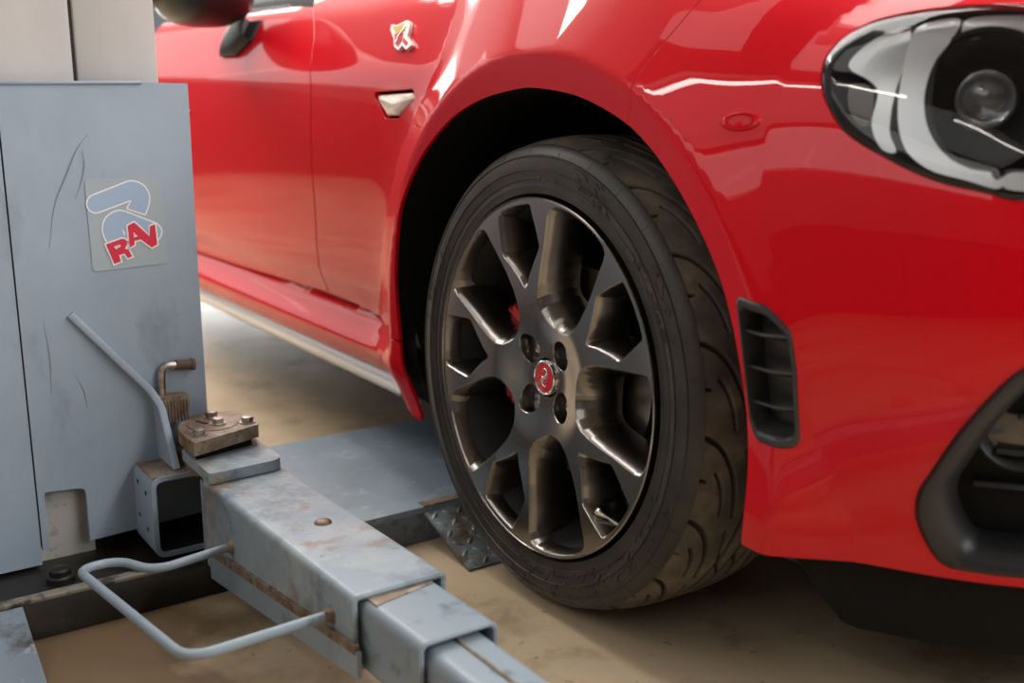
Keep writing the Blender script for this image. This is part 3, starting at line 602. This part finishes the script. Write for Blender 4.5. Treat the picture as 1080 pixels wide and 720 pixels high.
# alloy rim: face plate with windows cut through, walls, lip, barrel
def dep(r): return .0035 + .0150 * (1 - sstep(.030, .105, r)) + .0030 * (1 - sstep(.15, .222, r)) - .003
def P2(r, d): return (r * math.cos(math.radians(d)), r * math.sin(math.radians(d)))
def sym(half): return half + [(r, -d) for r, d in reversed(half) if d != 0]
UH = sym([(.2255, 0), (.2255, 4), (.2252, 9), (.2238, 13.2), (.2195, 15.6), (.2105, 16.6), (.195, 17.3), (.17, 18.7), (.145, 20.8), (.12, 22.8), (.102, 23.3), (.088, 20.5), (.079, 14), (.0745, 7), (.073, 0)])
PH = sym([(.2225, 0), (.2225, 4), (.2222, 8.2), (.2200, 9.7), (.2150, 10.1), (.195, 12), (.1740, 14.1), (.1690, 14.35), (.1640, 13.6), (.150, 10.3), (.1300, 4.9), (.1180, 1.8), (.1155, 0)])
LUG = [48 + 90 * k for k in range(4)]
def rotp(L, d): return [P2(r, a + d) for r, a in L]
wins = []; kinds = []
for k in range(5):
    wins.append(densify(rotp(UH, 69.5 + 72 * k), .0025)); kinds.append('u')
    wins.append(densify(rotp(PH, 33.5 + 72 * k), .0025)); kinds.append('p')
lugs = []
for a in LUG:
    c, s = math.cos(math.radians(a)), math.sin(math.radians(a)); L = []
    for t in np.linspace(0, 2 * PI, 40, endpoint=False):
        u = .0200 * math.cos(t); v = .0185 * math.sin(t) * (1 - .15 * math.cos(t)); u += .0485; L.append((u * c - v * s, u * s + v * c))
    lugs.append(np.array(L))
outer = [(.2272 * math.cos(t), .2272 * math.sin(t)) for t in np.linspace(0, 2 * PI, 360, endpoint=False)]
caphole = np.array([(.0262 * math.cos(t), .0262 * math.sin(t)) for t in np.linspace(0, 2 * PI, 48, endpoint=False)])
V2, T, loops = patch(outer, wins + lugs + [caphole], .0055)
V = [(x, float(dep(math.hypot(x, y))), y) for x, y in V2]; F = []
for t in T:
    a, b, c = [V2[i] for i in t]; F.append(tuple(t) if (b - a)[0] * (c - a)[1] - (b - a)[1] * (c - a)[0] > 0 else tuple(t[::-1]))
def wallring(L, stages):
    """L: boundary index loop; stages: list of (scale, centre, depth, inset)"""
    global V, F
    q = V2[L]; n = len(L); tg = np.roll(q, -1, 0) - np.roll(q, 1, 0); tg /= np.linalg.norm(tg, axis=1)[:, None]
    ar = np.sum(q[:, 0] * np.roll(q[:, 1], -1) - np.roll(q[:, 0], -1) * q[:, 1]); nin = np.stack([-tg[:, 1], tg[:, 0]], 1) * np.sign(ar); prev = list(L)
    y0 = np.array([V[i][1] for i in L])
    for k, c, d, ins in stages:
        p = c + (q - c) * k + nin * ins; base = len(V); V += [(x, float(y0[i] + d), z) for i, (x, z) in enumerate(p)]; cur = list(range(base, base + n))
        for i in range(n):
            j = (i + 1) % n; f = (prev[i], prev[j], cur[j], cur[i]); F.append(f if ar < 0 else f[::-1])
        prev = cur
for i, kd in enumerate(kinds):
    a = math.radians((69.5 if kd == 'u' else 33.5) + 72 * (i // 2)); r0 = .182 if kd == 'u' else .196; c = np.array([r0 * math.cos(a), r0 * math.sin(a)])
    if kd == 'u': st = [(1, c, .0004, .0006), (.975, c, .0030, .0012), (.92, c, .0105, .0012), (.86, c, .024, .001), (.80, c, .042, .001), (.79, c, .055, .001)]
    else: st = [(1, c, .0004, .0006), (.975, c, .0026, .001), (.92, c, .010, .001), (.84, c, .024, .0008), (.77, c, .040, .0008), (.76, c, .052, .0008)]
    wallring(loops[1 + i], st)
for i in range(4): wallring(loops[11 + i], [(1, lugs[i].mean(0), .0007, .0006), (1, lugs[i].mean(0), .002, .0011), (.95, lugs[i].mean(0), .022, .001), (.2, lugs[i].mean(0), .022, .0)])
wallring(loops[15], [(1, np.zeros(2), .0006, .0005), (1, np.zeros(2), .012, .0006), (.1, np.zeros(2), .012, 0)])
rim = MB(); rim.V = [Vector(v) for v in V]; rim.F = F
NA2 = 240
rim.loft([[pol(r, y, 2 * PI * i / NA2) for i in range(NA2)] for r, y in ((.2272, float(dep(.2272))), (.2277, float(dep(.2272)) - .0016), (.2288, -.0016), (.2296, -.0004), (.2296, .006), (.2285, .012), (.2285, .03))])
alloy = wheel(rim, 'alloy_wheel', M['alloy'], None, 32)
br = MB(); br.loft([[pol(r, y, 2 * PI * i / 120) for i in range(120)] for r, y in ((.2265, .012), (.212, .03), (.203, .06), (.196, .10), (.200, .16), (.224, .205))])
wheel(br, 'rim_barrel', mat('dark_barrel', (.012, .011, .010), .6, metal=.2), alloy, 60)
cap = MB(); yc = .0165
cap.lathe([(.0001, yc - .002), (.010, yc - .0018), (.0195, yc - .0006)], 48, lambda x, y, h: (x, h, y)); cp = wheel(cap, 'centre_cap', M['badge_red'], alloy, 40)
cr = MB().lathe([(.0193, yc - .0004), (.0196, yc - .0022), (.0210, yc - .0030), (.0225, yc - .0022), (.0232, yc + .002), (.0255, yc + .006)], 48, lambda x, y, h: (x, h, y)); wheel(cr, 'cap_ring', M['chrome'], alloy, 40)
sc = MB(); yy = yc - .0022      # coiled tail, body and two claws of the little cap emblem
sc.tube([(x, yy, z) for x, z in rpath2] if False else [(a_, yy, b_) for a_, b_ in ((-.0035, .0085), (.0005, .0125), (.0055, .0110), (.0062, .0065), (.0030, .0030), (.0, .0), (-.0035, -.0030), (-.0030, -.0085), (.0010, -.0115), (.0055, -.0090))], [.0008, .0011, .0013, .0015, .0018, .0021, .0017, .0014, .0011, .0007], 8)
for P in (((-.0005, .0005), (-.006, .002), (-.0085, -.0015)), ((.0015, -.001), (.006, .0005), (.008, .004)), ((-.003, -.003), (-.008, -.006), (-.0075, -.010)), ((-.001, -.004), (.004, -.0045), (.0075, -.002))): sc.tube([(a_, yy, b_) for a_, b_ in P], .0006, 6)
wheel(sc, 'cap_emblem', M['chrome'], alloy, 60)
for a in LUG:
    cx, cz = P2(.0475, a); mb = MB(); hx = [(.0078 * math.cos(t), .0078 * math.sin(t)) for t in np.linspace(0, 2 * PI, 6, endpoint=False)]
    y0 = float(dep(.047)) + .012
    mb.prism(hx, (y0, y0 + .014), lambda u, v, w0: (cx + u, w0, cz + v), .0012); mb.lathe([(.0001, y0 - .0015), (.0045, y0 - .001), (.006, y0 + .001)], 16, lambda x, y, h: (cx + x, h, cz + y))
    mb.lathe([(.0075, y0 + .006), (.0105, y0 + .010), (.0105, y0 + .012)], 20, lambda x, y, h: (cx + x, h, cz + y)); wheel(mb, 'wheel_bolt', M['chrome'], alloy, 30)
# valve with its cap
va = math.radians(-47); vx, vz = .197 * math.cos(va), .197 * math.sin(va); vp0 = Vector((vx * 1.06, .030, vz * 1.06)); vd = Vector((-math.cos(va) * .75, -.75, -math.sin(va) * .75)).normalized()
vm = MB().tube([vp0, vp0 + vd * .012, vp0 + vd * .0121, vp0 + vd * .020, vp0 + vd * .0201, vp0 + vd * .0215, vp0 + vd * .031, vp0 + vd * .033], [.0042, .0042, .0030, .0030, .0048, .0050, .0050, .0036], 14)
wheel(vm, 'valve_stem', M['chrome'], alloy, 30)
# brake disc, caliper, hub behind the spokes
bd = MB().lathe([(.070, .118), (.070, .078), (.078, .074), (.140, .074), (.1405, .076), (.1405, .096), (.14, .098), (.078, .098)], 96, lambda x, y, h: (x, h, y)); wheel(bd, 'brake_disc', M['disc'], None, 30)
hb = MB().lathe([(.0001, .045), (.055, .046), (.062, .052), (.066, .075), (.066, .12), (.05, .16), (.0001, .2)], 64, lambda x, y, h: (x, h, y)); wheel(hb, 'wheel_hub', M['liner'], None, 30)
ca = MB()
def cal(r, d, y): return pol(r, y, math.radians(d))
for a0, a1, r0, r1, y0, y1 in ((152, 208, .095, .152, .054, .070), (156, 204, .143, .160, .054, .112), (152, 208, .095, .152, .102, .122)):
    ang_ = np.linspace(a0, a1, 16); ca.loft([[cal(r0, a, y0 + .004), cal(r0, a, y1), cal(r1, a, y1), cal(r1, a, y0 + .004), cal(r1 - .006, a, y0), cal(r0 + .006, a, y0)] for a in ang_], True, True)
calip = wheel(ca, 'brake_caliper', M['caliper'], None, 30)
su = MB().tube([(-.02, .30, .60), (0, .24, .40), (0, .2, .308)], [.03, .028, .04], 14).tube([(0, .21, .26), (-.10, .5, .22)], .022, 10); su.build('suspension_strut', M['liner'], car)
# the far half of the car's nose mirrors the near one
def mirror_part(o, parent):
    c = o.copy(); COL.objects.link(c); c.parent = parent
    if parent is car: c.location = (.5, .86, 0); c.scale = (1, -1, 1)
    for ch in o.children: mirror_part(ch, c)
    return c
for o in list(car.children):
    if o.name in ('bumper', 'fender', 'headlight', 'lower_grille', 'fog_lamp', 'front_shade_lip', 'wheel_housing', 'inner_body'): mirror_part(o, car)
# ------------------------------------------------------------------ two-post lift beside the car
lift = empty('vehicle_lift', (-.60, -.52, 0))
tag(lift, 'blue-grey two-post vehicle lift with swing arm, light grey column and red-lettered sticker', 'car lift')
CX = -.405
col = MB().box(-.80, -.432, -.4245, -.318, .075, 3.5, .006).box(-.80, -.432, -.78, -.4275, .075, 3.5, .006).build('column', M['column'], lift)
random.seed(3)
MB().box(-.70, -.437, -.4285, -.4235, .03, 3.5).build('weld_seam', M['dark_line'], col)
for z0, z1 in ((.715, .735), (.752, .762), (.69, .70)):
    pass
MB().box(-.4318, -.4300, -.530, -.455, .03, .20).build('column_foot', M['grease_white'], col)
MB().box(-.82, -.434, -.80, -.30, .028, .076, .003).build('column_base_plate', M['greasy'], col)
# carriage: sheet sleeve round the column
def sheet(mb, poly, x0, x1, b=.0015): return mb.prism(poly, (x0, x1), lambda u, v, w0: (w0, u, v), b)
cg = MB()
ncut = rpoly([(-.5285, .055), (-.5200, .055), (-.5200, .137), (-.4665, .133), (-.4665, .055), (-.300, .062), (-.292, .20), (-.2885, .672), (-.5285, .676)], [0, 0, .004, .010, 0, 0, 0, .003, .002], 4)
sheet(cg, ncut, CX - .008, CX)
cg.box(-.80, CX - .002, -.297, -.289, .075, .672, .002).box(-.82, -.80, -.80, -.289, .075, .674, .002)
carriage = cg.build('carriage', M['blue'], lift)
MB().box(CX - .010, CX - .003, -.532, -.526, .06, .672).build('sheet_joint', M['dark_line'], carriage)
lp = MB(); sheet(lp, [(-.82, .036), (-.531, .036), (-.531, .676), (-.82, .678)], CX - .007, CX + .001); lp.box(-.82, CX - .002, -.828, -.82, .075, .674, .002); lp.build('side_cover', M['blue'], lift)
MB().box(CX - .012, CX + .003, -.525, -.350, .6715, .6755, .001).build('folded_rim', M['blue'], carriage)
sh = MB().lathe([(.0001, .004), (.004, .0035), (.0055, .001), (.0055, -.006)], 16, lambda x, y, h: (-.415 + x, -.2885 + h, .634 + y)); sh.build('edge_screw', M['chrome'], carriage)
# old scuffs on the sheet
for P in ([(-.424, .609), (-.440, .590), (-.456, .556), (-.474, .52), (-.484, .465)], [(-.433, .590), (-.431, .572), (-.437, .548), (-.447, .525)], [(-.470, .30), (-.457, .27), (-.455, .245)], [(-.5, .37), (-.496, .32), (-.499, .27)]):
    P = rpath([(CX + .0004, y, z) for y, z in P], .02); sc_ = MB().loft([[(p.x, p.y - w0, p.z + w0), (p.x, p.y + w0, p.z - w0)] for p, w0 in zip(P, [.0002 + .0006 * math.sin(PI * i / (len(P) - 1)) for i in range(len(P))])], closed=False)
    sc_.build('scuff_mark', M['scuff'], carriage, fix=False)
# sticker with outlined shapes and lettering
def stk(u, v, w0=0): # sticker layout units to the sheet's face
    a = (u - (50 + (v - 97) * .045)) / 496; b = (v - (100 - (u - 50) * .01)) / 582
    return (CX + .0006 + w0, -.4335 + .1010 * a, .5505 - .1205 * b)
st = MB().prism(rpoly([(50, 100), (545, 95), (572, 668), (82, 688)], 34, 6), (0, .0004), stk); sticker = st.build('sticker', M['stick_grey'], lift)
def sk_(L): return [(30 + .916 * x, 60 + .916 * y) for x, y in L]
cap_ = [(95 + 64 * math.cos(math.radians(d)), 212 + 64 * math.sin(math.radians(d))) for d in np.linspace(75, 250, 18)]
arc_ = smooth_closed([(320, 66), (365, 68), (420, 92), (460, 140), (472, 195), (460, 250), (440, 302), (380, 190)], 240)[:150]
up_ = resample(np.array(sk_(cap_ + [(320, 66), (345, 65), (372, 69), (400, 79), (425, 94), (445, 114), (460, 140), (469, 168), (472, 196), (467, 228), (456, 262), (436, 308), (306, 258), (340, 200)])), 160)
lo_open = resample(np.array(sk_([(158, 480), (142, 450), (132, 415), (131, 380), (139, 345), (155, 315), (180, 291), (210, 275), (245, 266), (275, 268), (300, 277), (500, 366), (525, 380), (544, 402), (553, 430), (549, 458), (538, 478), (522, 492)])), 90, False)
def ribbon(L, closed, i_, o_, lev):
    L = np.array(L); tg = (np.roll(L, -1, 0) - np.roll(L, 1, 0)) if closed else np.gradient(L, axis=0); tg /= np.linalg.norm(tg, axis=1)[:, None] + 1e-9; nn = np.stack([tg[:, 1], -tg[:, 0]], 1)
    n = len(L); return MB().loft([[stk(*(L[i % n] + nn[i % n] * o_), lev), stk(*(L[i % n] - nn[i % n] * i_), lev)] for i in range(n + (1 if closed else 0))], closed=False)
us = MB().prism([tuple(p) for p in up_], (.0004, .0007), stk).build('upper_shape', M['stick_blue'], sticker)
ribbon(up_, True, 4, 5, .0009).build('white_outline', M['white'], sticker, fix=False)
ls = MB().prism([tuple(p) for p in lo_open] + sk_([(430, 480), (300, 520)]), (.0004, .0007), stk).build('lower_shape', M['stick_blue'], sticker)
ribbon(lo_open, False, 4, 5, .0009).build('white_outline', M['white'], sticker, fix=False)
MB().prism(sk_([(264, 393), (288, 420), (284, 455), (276, 425)]), (.0007, .0010), stk).build('white_tick', M['white'], sticker)
R_o = [(152, 498), (262, 466), (288, 471), (301, 492), (299, 512), (284, 538), (308, 546), (333, 597), (301, 606), (280, 571), (240, 580), (252, 625), (205, 640)]; R_h = [(207, 517), (248, 506), (256, 519), (220, 537)]
A_o = [(308, 378), (352, 356), (370, 370), (461, 462), (466, 390), (503, 378), (516, 523), (476, 543), (398, 480), (352, 488), (352, 516), (318, 533)]; A_h = [(348, 424), (378, 456), (349, 462)]
for O_, H_ in ((R_o, R_h), (A_o, A_h)):
    O_, H_ = sk_(O_), sk_(H_); V2, T, L_ = patch(densify(O_, 12), [densify(H_, 8)], 14)
    lt_ = MB().add([stk(x, y, .0017) for x, y in V2], [tuple(k) for k in T]).build('letter', M['print_red'], sticker, fix=False)
    V2, T, L_ = patch(np.array(O_), [], 200)
    ar = sum(O_[i - 1][0] * O_[i][1] - O_[i][0] * O_[i - 1][1] for i in range(len(O_))); P_ = np.array(O_); n = len(P_); e1_ = P_ - np.roll(P_, 1, 0); e2_ = np.roll(P_, -1, 0) - P_
    n1 = np.stack([e1_[:, 1], -e1_[:, 0]], 1) / np.linalg.norm(e1_, axis=1)[:, None]; n2 = np.stack([e2_[:, 1], -e2_[:, 0]], 1) / np.linalg.norm(e2_, axis=1)[:, None]
    mt = (n1 + n2) / np.maximum(1 + (n1 * n2).sum(1), .55)[:, None] * np.sign(ar); Q_ = P_ + mt * 10
    MB().loft([[stk(*P_[i % n], .0014), stk(*Q_[i % n], .0014)] for i in range(n + 1)], closed=False).build('letter_edge', M['white'], sticker, fix=False)
    hc_ = np.mean(H_, 0); MB().loft([[stk(*H_[i % len(H_)], .0014), stk(*(hc_ + (np.array(H_[i % len(H_)]) - hc_) * .35), .0014)] for i in range(len(H_) + 1)], closed=False).build('counter_edge', M['white'], sticker, fix=False)
# base channel with its front lip, bolt, floor cover and ramps
bs = MB().box(-.66, -.262, -1.1, -.26, .0, .030, .002).box(-.268, -.258, -1.1, -.30, 0, .052, .001); base = bs.build('base_channel', M['greasy'], lift)
MB().box(-.274, -.2565, -1.1, -.30, .050, .0555, .0012).build('worn_lip', M['worn_edge'], base)
hx = [(.013 * math.cos(t), .013 * math.sin(t)) for t in np.linspace(0, 2 * PI, 6, endpoint=False)]
def bolt(name, x, y, z, r, h, m, parent, washer=1.5, rot=0.):
    mb = MB(); hx = [(r * math.cos(t + rot), r * math.sin(t + rot)) for t in np.linspace(0, 2 * PI, 6, endpoint=False)]
    mb.lathe([(.0001, z), (r * washer, z), (r * washer, z + h * .18), (r * .9, z + h * .2)], 28, lambda a, b, q: (x + a, y + b, q)).prism(hx, (z + h * .15, z + h), lambda u, v, w0: (x + u, y + v, w0), r * .12)
    mb.lathe([(.0001, z + h * 1.04), (r * .6, z + h * 1.03), (r * .8, z + h * .97)], 20, lambda a, b, q: (x + a, y + b, q)); return mb.build(name, m, parent, 30)
MB().lathe([(.0001, .050), (.010, .0495), (.0135, .047), (.0140, .040), (.0175, .038), (.0185, .030)], 32, lambda a, b, q: (-.350 + a, -.520 + b, q)).build('anchor_bolt', M['greasy'], base, 40)
cvp = MB().box(-.655, -.257, -.262, 2.4, .049, .0545, .0015).box(-.263, -.257, -.262, 2.4, .0, .050, .001).box(-.655, -.649, -.262, 2.4, .0, .050, .001)
fcov = cvp.build('floor_cover', M['cover'], lift)
MB().box(-.2572, -.2545, -.262, 2.4, .001, .046, .0005).build('front_flange', M['flange'], fcov)
MB().box(-.275, -.2565, -.02, .62, .0535, .0562, .0008).build('rusty_strip', M['rusty'], fcov)
# tread-plate ramp: sloping plate with lens-shaped studs
RL = math.hypot(.128, .044); e1 = Vector((.128, 0, -.044)).normalized(); e3 = Vector((.044, 0, .128)).normalized(); R0 = Vector((-.2535, -.022, .0475))
rp = lambda u, v, w0: R0 + e1 * u + Vector((0, v, 0)) + e3 * w0
tp = MB().prism([(0, 0), (RL, 0), (RL, .42), (0, .42)], (-.004, 0), rp, .0006)
for i in range(6):
    for j in range(19):
        u = .012 + i * .0225; v = .012 + j * .0215; a = PI / 4 if (i + j) % 2 else -PI / 4; c, s = math.cos(a), math.sin(a); L = []
        for k, (rx, ry, hh) in enumerate(((1.0, 1.0, 0), (.8, .75, .0013), (.45, .4, .0019), (.01, .01, .002))):
            L.append([rp(u + rx * .0095 * math.cos(t) * c - ry * .0036 * math.sin(t) * abs(math.sin(t)) ** .3 * s, v + rx * .0095 * math.cos(t) * s + ry * .0036 * math.sin(t) * abs(math.sin(t)) ** .3 * c, hh) for t in np.linspace(0, 2 * PI, 16, endpoint=False)])
        if u + .008 < RL: tp.loft(L)
tp.build('tread_plate_ramp', M['diamond'], lift, 40)
e1b = Vector((.105, 0, -.046)).normalized(); e3b = Vector((.046, 0, .105)).normalized(); R1 = Vector((-.2535, -.585, .051))
MB().prism([(0, 0), (.135, 0), (.135, -.5), (0, -.5)], (-.004, 0), lambda u, v, w0: R1 + e1b * u * .94 + Vector((0, v, 0)) + e3b * w0, .0006).build('smooth_ramp', M['flange'], lift)
# square bracket tube welded to the carriage, open at the front
def rrect(y0, y1, z0, z1, r, n=6): return rpoly([(y0, z0), (y1, z0), (y1, z1), (y0, z1)], r, n)
O = rrect(-.401, -.285, .040, .156, .017); I = rrect(-.394, -.292, .047, .149, .011)
bk = MB().loft([[(x, y, z) for y, z in L] for L, x in ((O, CX - .01), (O, -.3255), ([((a[0] * .97 + b[0] * .03), (a[1] * .97 + b[1] * .03)) for a, b in zip(O, I)], -.324), (I, -.324), (I, -.328))])
bracket = bk.build('pivot_bracket', M['blue'], lift)
MB().loft([[(x, y, z) for y, z in I] for x in (-.328, -.36, CX - .004)] + [[(CX - .004, -.343, .098)] * len(I)]).build('bracket_inside', M['greasy'], bracket)
for x, z in ((-.385, .135), (-.350, .128), (-.388, .085), (-.352, .075)):
    MB().lathe([(.0001, -.0004), (.0035, -.0004), (.0035, .001)], 14, lambda a, b, q: (x + a, -.4012 + q, z + b)).build('bolt_hole', M['dark_line'], bracket)
MB().box(-.400, -.326, -.399, -.286, .1545, .1565, .0008).build('rusty_top', M['rusty'], bracket)
# swing arm: outer box section tapering below, two telescoping stages
AY0, AY1 = -.352, -.243
def arm_sec(x, y0, y1, z0, z1, r, t):
    A_ = rrect(y0, y1, z0, z1, r); B_ = rrect(y0 + t, y1 - t, z0 + t, z1 - t, max(r - t, .001)); return [(x, y, z) for y, z in A_], [(x, y, z) for y, z in B_]
def sleeve(mb, S, t, r):
    """S: (x, y0, y1, z0, z1) stations; a hollow tube open at the outer end"""
    oo = [arm_sec(x, y0, y1, z0, z1, r, t) for x, y0, y1, z0, z1 in S]; mid = [tuple(np.array(a) * .5 + np.array(b) * .5 + np.array((.0012, 0, 0))) for a, b in zip(*oo[-1])]
    return mb.loft([oo[0][1]] + [a for a, b in oo] + [mid] + [b for a, b in oo][::-1], False, False)
def az(x): return .1655 + (x + .262) * .025
arm = sleeve(MB(), [(-.262, AY0, AY1, .040, az(-.262)), (-.05, AY0, AY1, .066, az(-.05)), (.184, AY0, AY1, .094, az(.184))], .006, .009).build('swing_arm', M['arm'], lift)
lk = MB().prism([(-.235, .036), (.200, .095), (.200, .124), (-.235, .073)], (AY0 - .004, AY0 + .001), lambda u, v, w0: (u, w0, v), .0015); lk.build('stiffener_plate', M['arm_blue'], arm)
MB().prism([(-.225, .0712), (.196, .1205), (.196, .1300), (-.225, .0815)], (AY0 - .0052, AY0 + .001), lambda u, v, w0: (u, w0, v), .001).build('weld_strip', M['rusty'], arm)
MB().box(-.266, -.258, AY0 - .001, AY0 + .008, .040, .164, .002).build('arm_end_plate', M['arm_blue'], arm)
MB().lathe([(.0001, .0042), (.006, .004), (.0095, .0025), (.0105, .0)], 28, lambda a, b, q: (-.020 + a, -.289 + b, az(-.02) + q)).build('rivet', M['rusty'], arm, 60)
mid = sleeve(MB(), [(.05, -.341, -.254, .086, .1655), (.300, -.341, -.254, .092, .1735)], .005, .012).build('middle_stage', M['arm_blue'], lift)
MB().prism([(.17, -.335), (.205, -.335), (.19, -.262), (.17, -.258)], (.1645, .1705), lambda u, v, w0: (u, v, w0 + (u - .17) * .03), .001).build('rust_patch', M['rusty'], mid)
ins_ = sleeve(MB(), [(.12, -.332, -.264, .096, .160), (.85, -.332, -.264, .100, .168)], .005, .014).build('inner_stage', M['arm_blue'], lift)
MB().tube([(.13 + .72 * t, -.297, .1608 + .008 * t) for t in np.linspace(0, 1, 12)], .002, 6).build('weld_line', M['rusty'], ins_)
# bent rod handle on the arm
H = rpath([(-.160, AY0, .107), (-.143, -.455, .106), (-.198, -.480, .1065), (-.193, -.530, .108), (.118, -.500, .124), (.135, AY0, .1375)], .030, 8)
MB().tube(H, .0056, 14).build('rod_handle', M['arm_blue'], arm, 60)
for p in ((-.160, .107), (.135, .1375)):
    x, z = p; MB().lathe([(.0056, -.009), (.0068, -.005), (.0095, -.001), (.0105, .001)], 20, lambda a, b, q: (x + a, AY0 + q, z + b)).build('handle_weld', M['rusty'], arm, 60)
# pivot: tab plate over the arm, toothed plate with bolts
tb = MB().prism(rpoly([(-.345, -.350), (-.226, -.352), (-.232, -.247), (-.337, -.247), (-.365, -.300)], [.004, .006, .022, .01, .01], 5), (.168, .1825), lambda u, v, w0: (u, v, w0), .002); tab = tb.build('pivot_tab', M['arm'], arm)
MB().prism(rpoly([(-.40, -.345), (-.30, -.348), (-.31, -.25), (-.40, -.25)], .01), (.155, .170), lambda u, v, w0: (u, v, w0), .002).build('lower_tab', M['rusty'], arm)
tp_ = [(-.270, -.356), (-.303, -.254), (-.345, -.243), (-.382, -.262), (-.398, -.290)]
arc = [(-.375 + .105 * t * 1.0 + .006 * math.sin(PI * t), -.334 - .018 * t) for t in np.linspace(0, 1, 30)]
arc = rpath([Vector((-.392, -.318, 0)), Vector((-.372, -.344, 0)), Vector((-.335, -.3565, 0)), Vector((-.276, -.356, 0))], .03, 6); arc = resample(np.array([(p.x, p.y) for p in arc]), 44, False)
teeth = [(p[0], p[1] + (.0032 if i % 2 else 0)) for i, p in enumerate(arc)]
gp = MB().prism(tp_ + teeth, (.1945, .2125), lambda u, v, w0: (u, v, w0), .0012, 1); gear = gp.build('toothed_plate', M['rusty'], lift)
MB().prism([(-.29, -.348), (-.31, -.262), (-.36, -.27), (-.37, -.33)], (.1815, .195), lambda u, v, w0: (u, v, w0)).build('spacer', M['liner'], gear)
MB().tube([(-.342 + .034 * math.cos(t), -.305 + .034 * math.sin(t), .2125) for t in np.linspace(-1.9, 1.2, 20)], .0008, 6).build('scribed_arc', M['dark_line'], gear)
for x, y, ro in ((-.301, -.338, .3), (-.372, -.296, .1), (-.337, -.299, .5), (-.320, -.263, 0)): bolt('hex_bolt', x, y, .2125, .0082, .0085, M['steel'], gear, 1.35, ro)
MB().tube([(-.362, -.322, .214), (-.342, -.312, .214)], .001, 6).build('split_pin', M['dark_line'], gear)
# flat bar guard standing off the carriage
def bar_pt(t): return t
G0 = [(-.400, -.4665, .3755), (-.388, -.372, .2585), (-.379, -.362, .236), (-.337, -.3600, .1585)]
Gp = rpath([Vector(p) for p in G0], .007, 4); gb = MB(); Ls = []
for i, p in enumerate(Gp):
    a = Gp[max(0, i - 1)]; c = Gp[min(len(Gp) - 1, i + 1)]; t = (c - a); t.x = 0; t.normalize(); nrm = Vector((0, -t.z, t.y)) * .0048
    back = Vector((CX - p.x - .001, 0, 0)); s_ = .0008; f_ = Vector((s_, 0, 0))
    Ls.append([p + nrm - f_, p + nrm * .7, p - nrm * .7, p - nrm - f_, p - nrm + back, p + nrm + back])
gb.loft(Ls, True, True); gb.build('guard_bar', M['blue'], lift, 30)
# locking pin: toothed block with bent rod and rubber grip
lb = MB().prism(rpoly([(-.370, .250), (-.325, .247), (-.326, .230), (-.332, .219), (-.348, .211), (-.362, .213), (-.368, .224)], .002, 2), (CX - .004, -.386), lambda u, v, w0: (w0, u + .004, v), .0015)
for k in range(9): lb.box(-.3875, -.3840, -.361 + k * .0044, -.3588 + k * .0044, .2105 + .001 * math.sin(k * 3), .242, .0006, 1)
lock = lb.build('lock_block', M['rusty'], lift)
MB().tube(rpath([(-.396, -.356, .245), (-.396, -.354, .2915), (-.396, -.311, .2865)], .012, 8), .0052, 14).build('lock_lever', M['steel'], lock, 60)
MB().tube([(-.396, -.3345, .2892), (-.396, -.3340, .2891), (-.396, -.313, .2870), (-.396, -.3125, .287), (-.396, -.308, .2865), (-.396, -.3075, .2864)], [.0052, .0072, .0072, .0086, .0086, .006], 16).build('rubber_grip', M['rubber'], lock, 40)
MB().lathe([(.0052, .249), (.007, .2475), (.009, .2455)], 16, lambda a, b, q: (-.396 + a, -.356 + b, q)).build('weld_collar', M['rusty'], lock, 60)
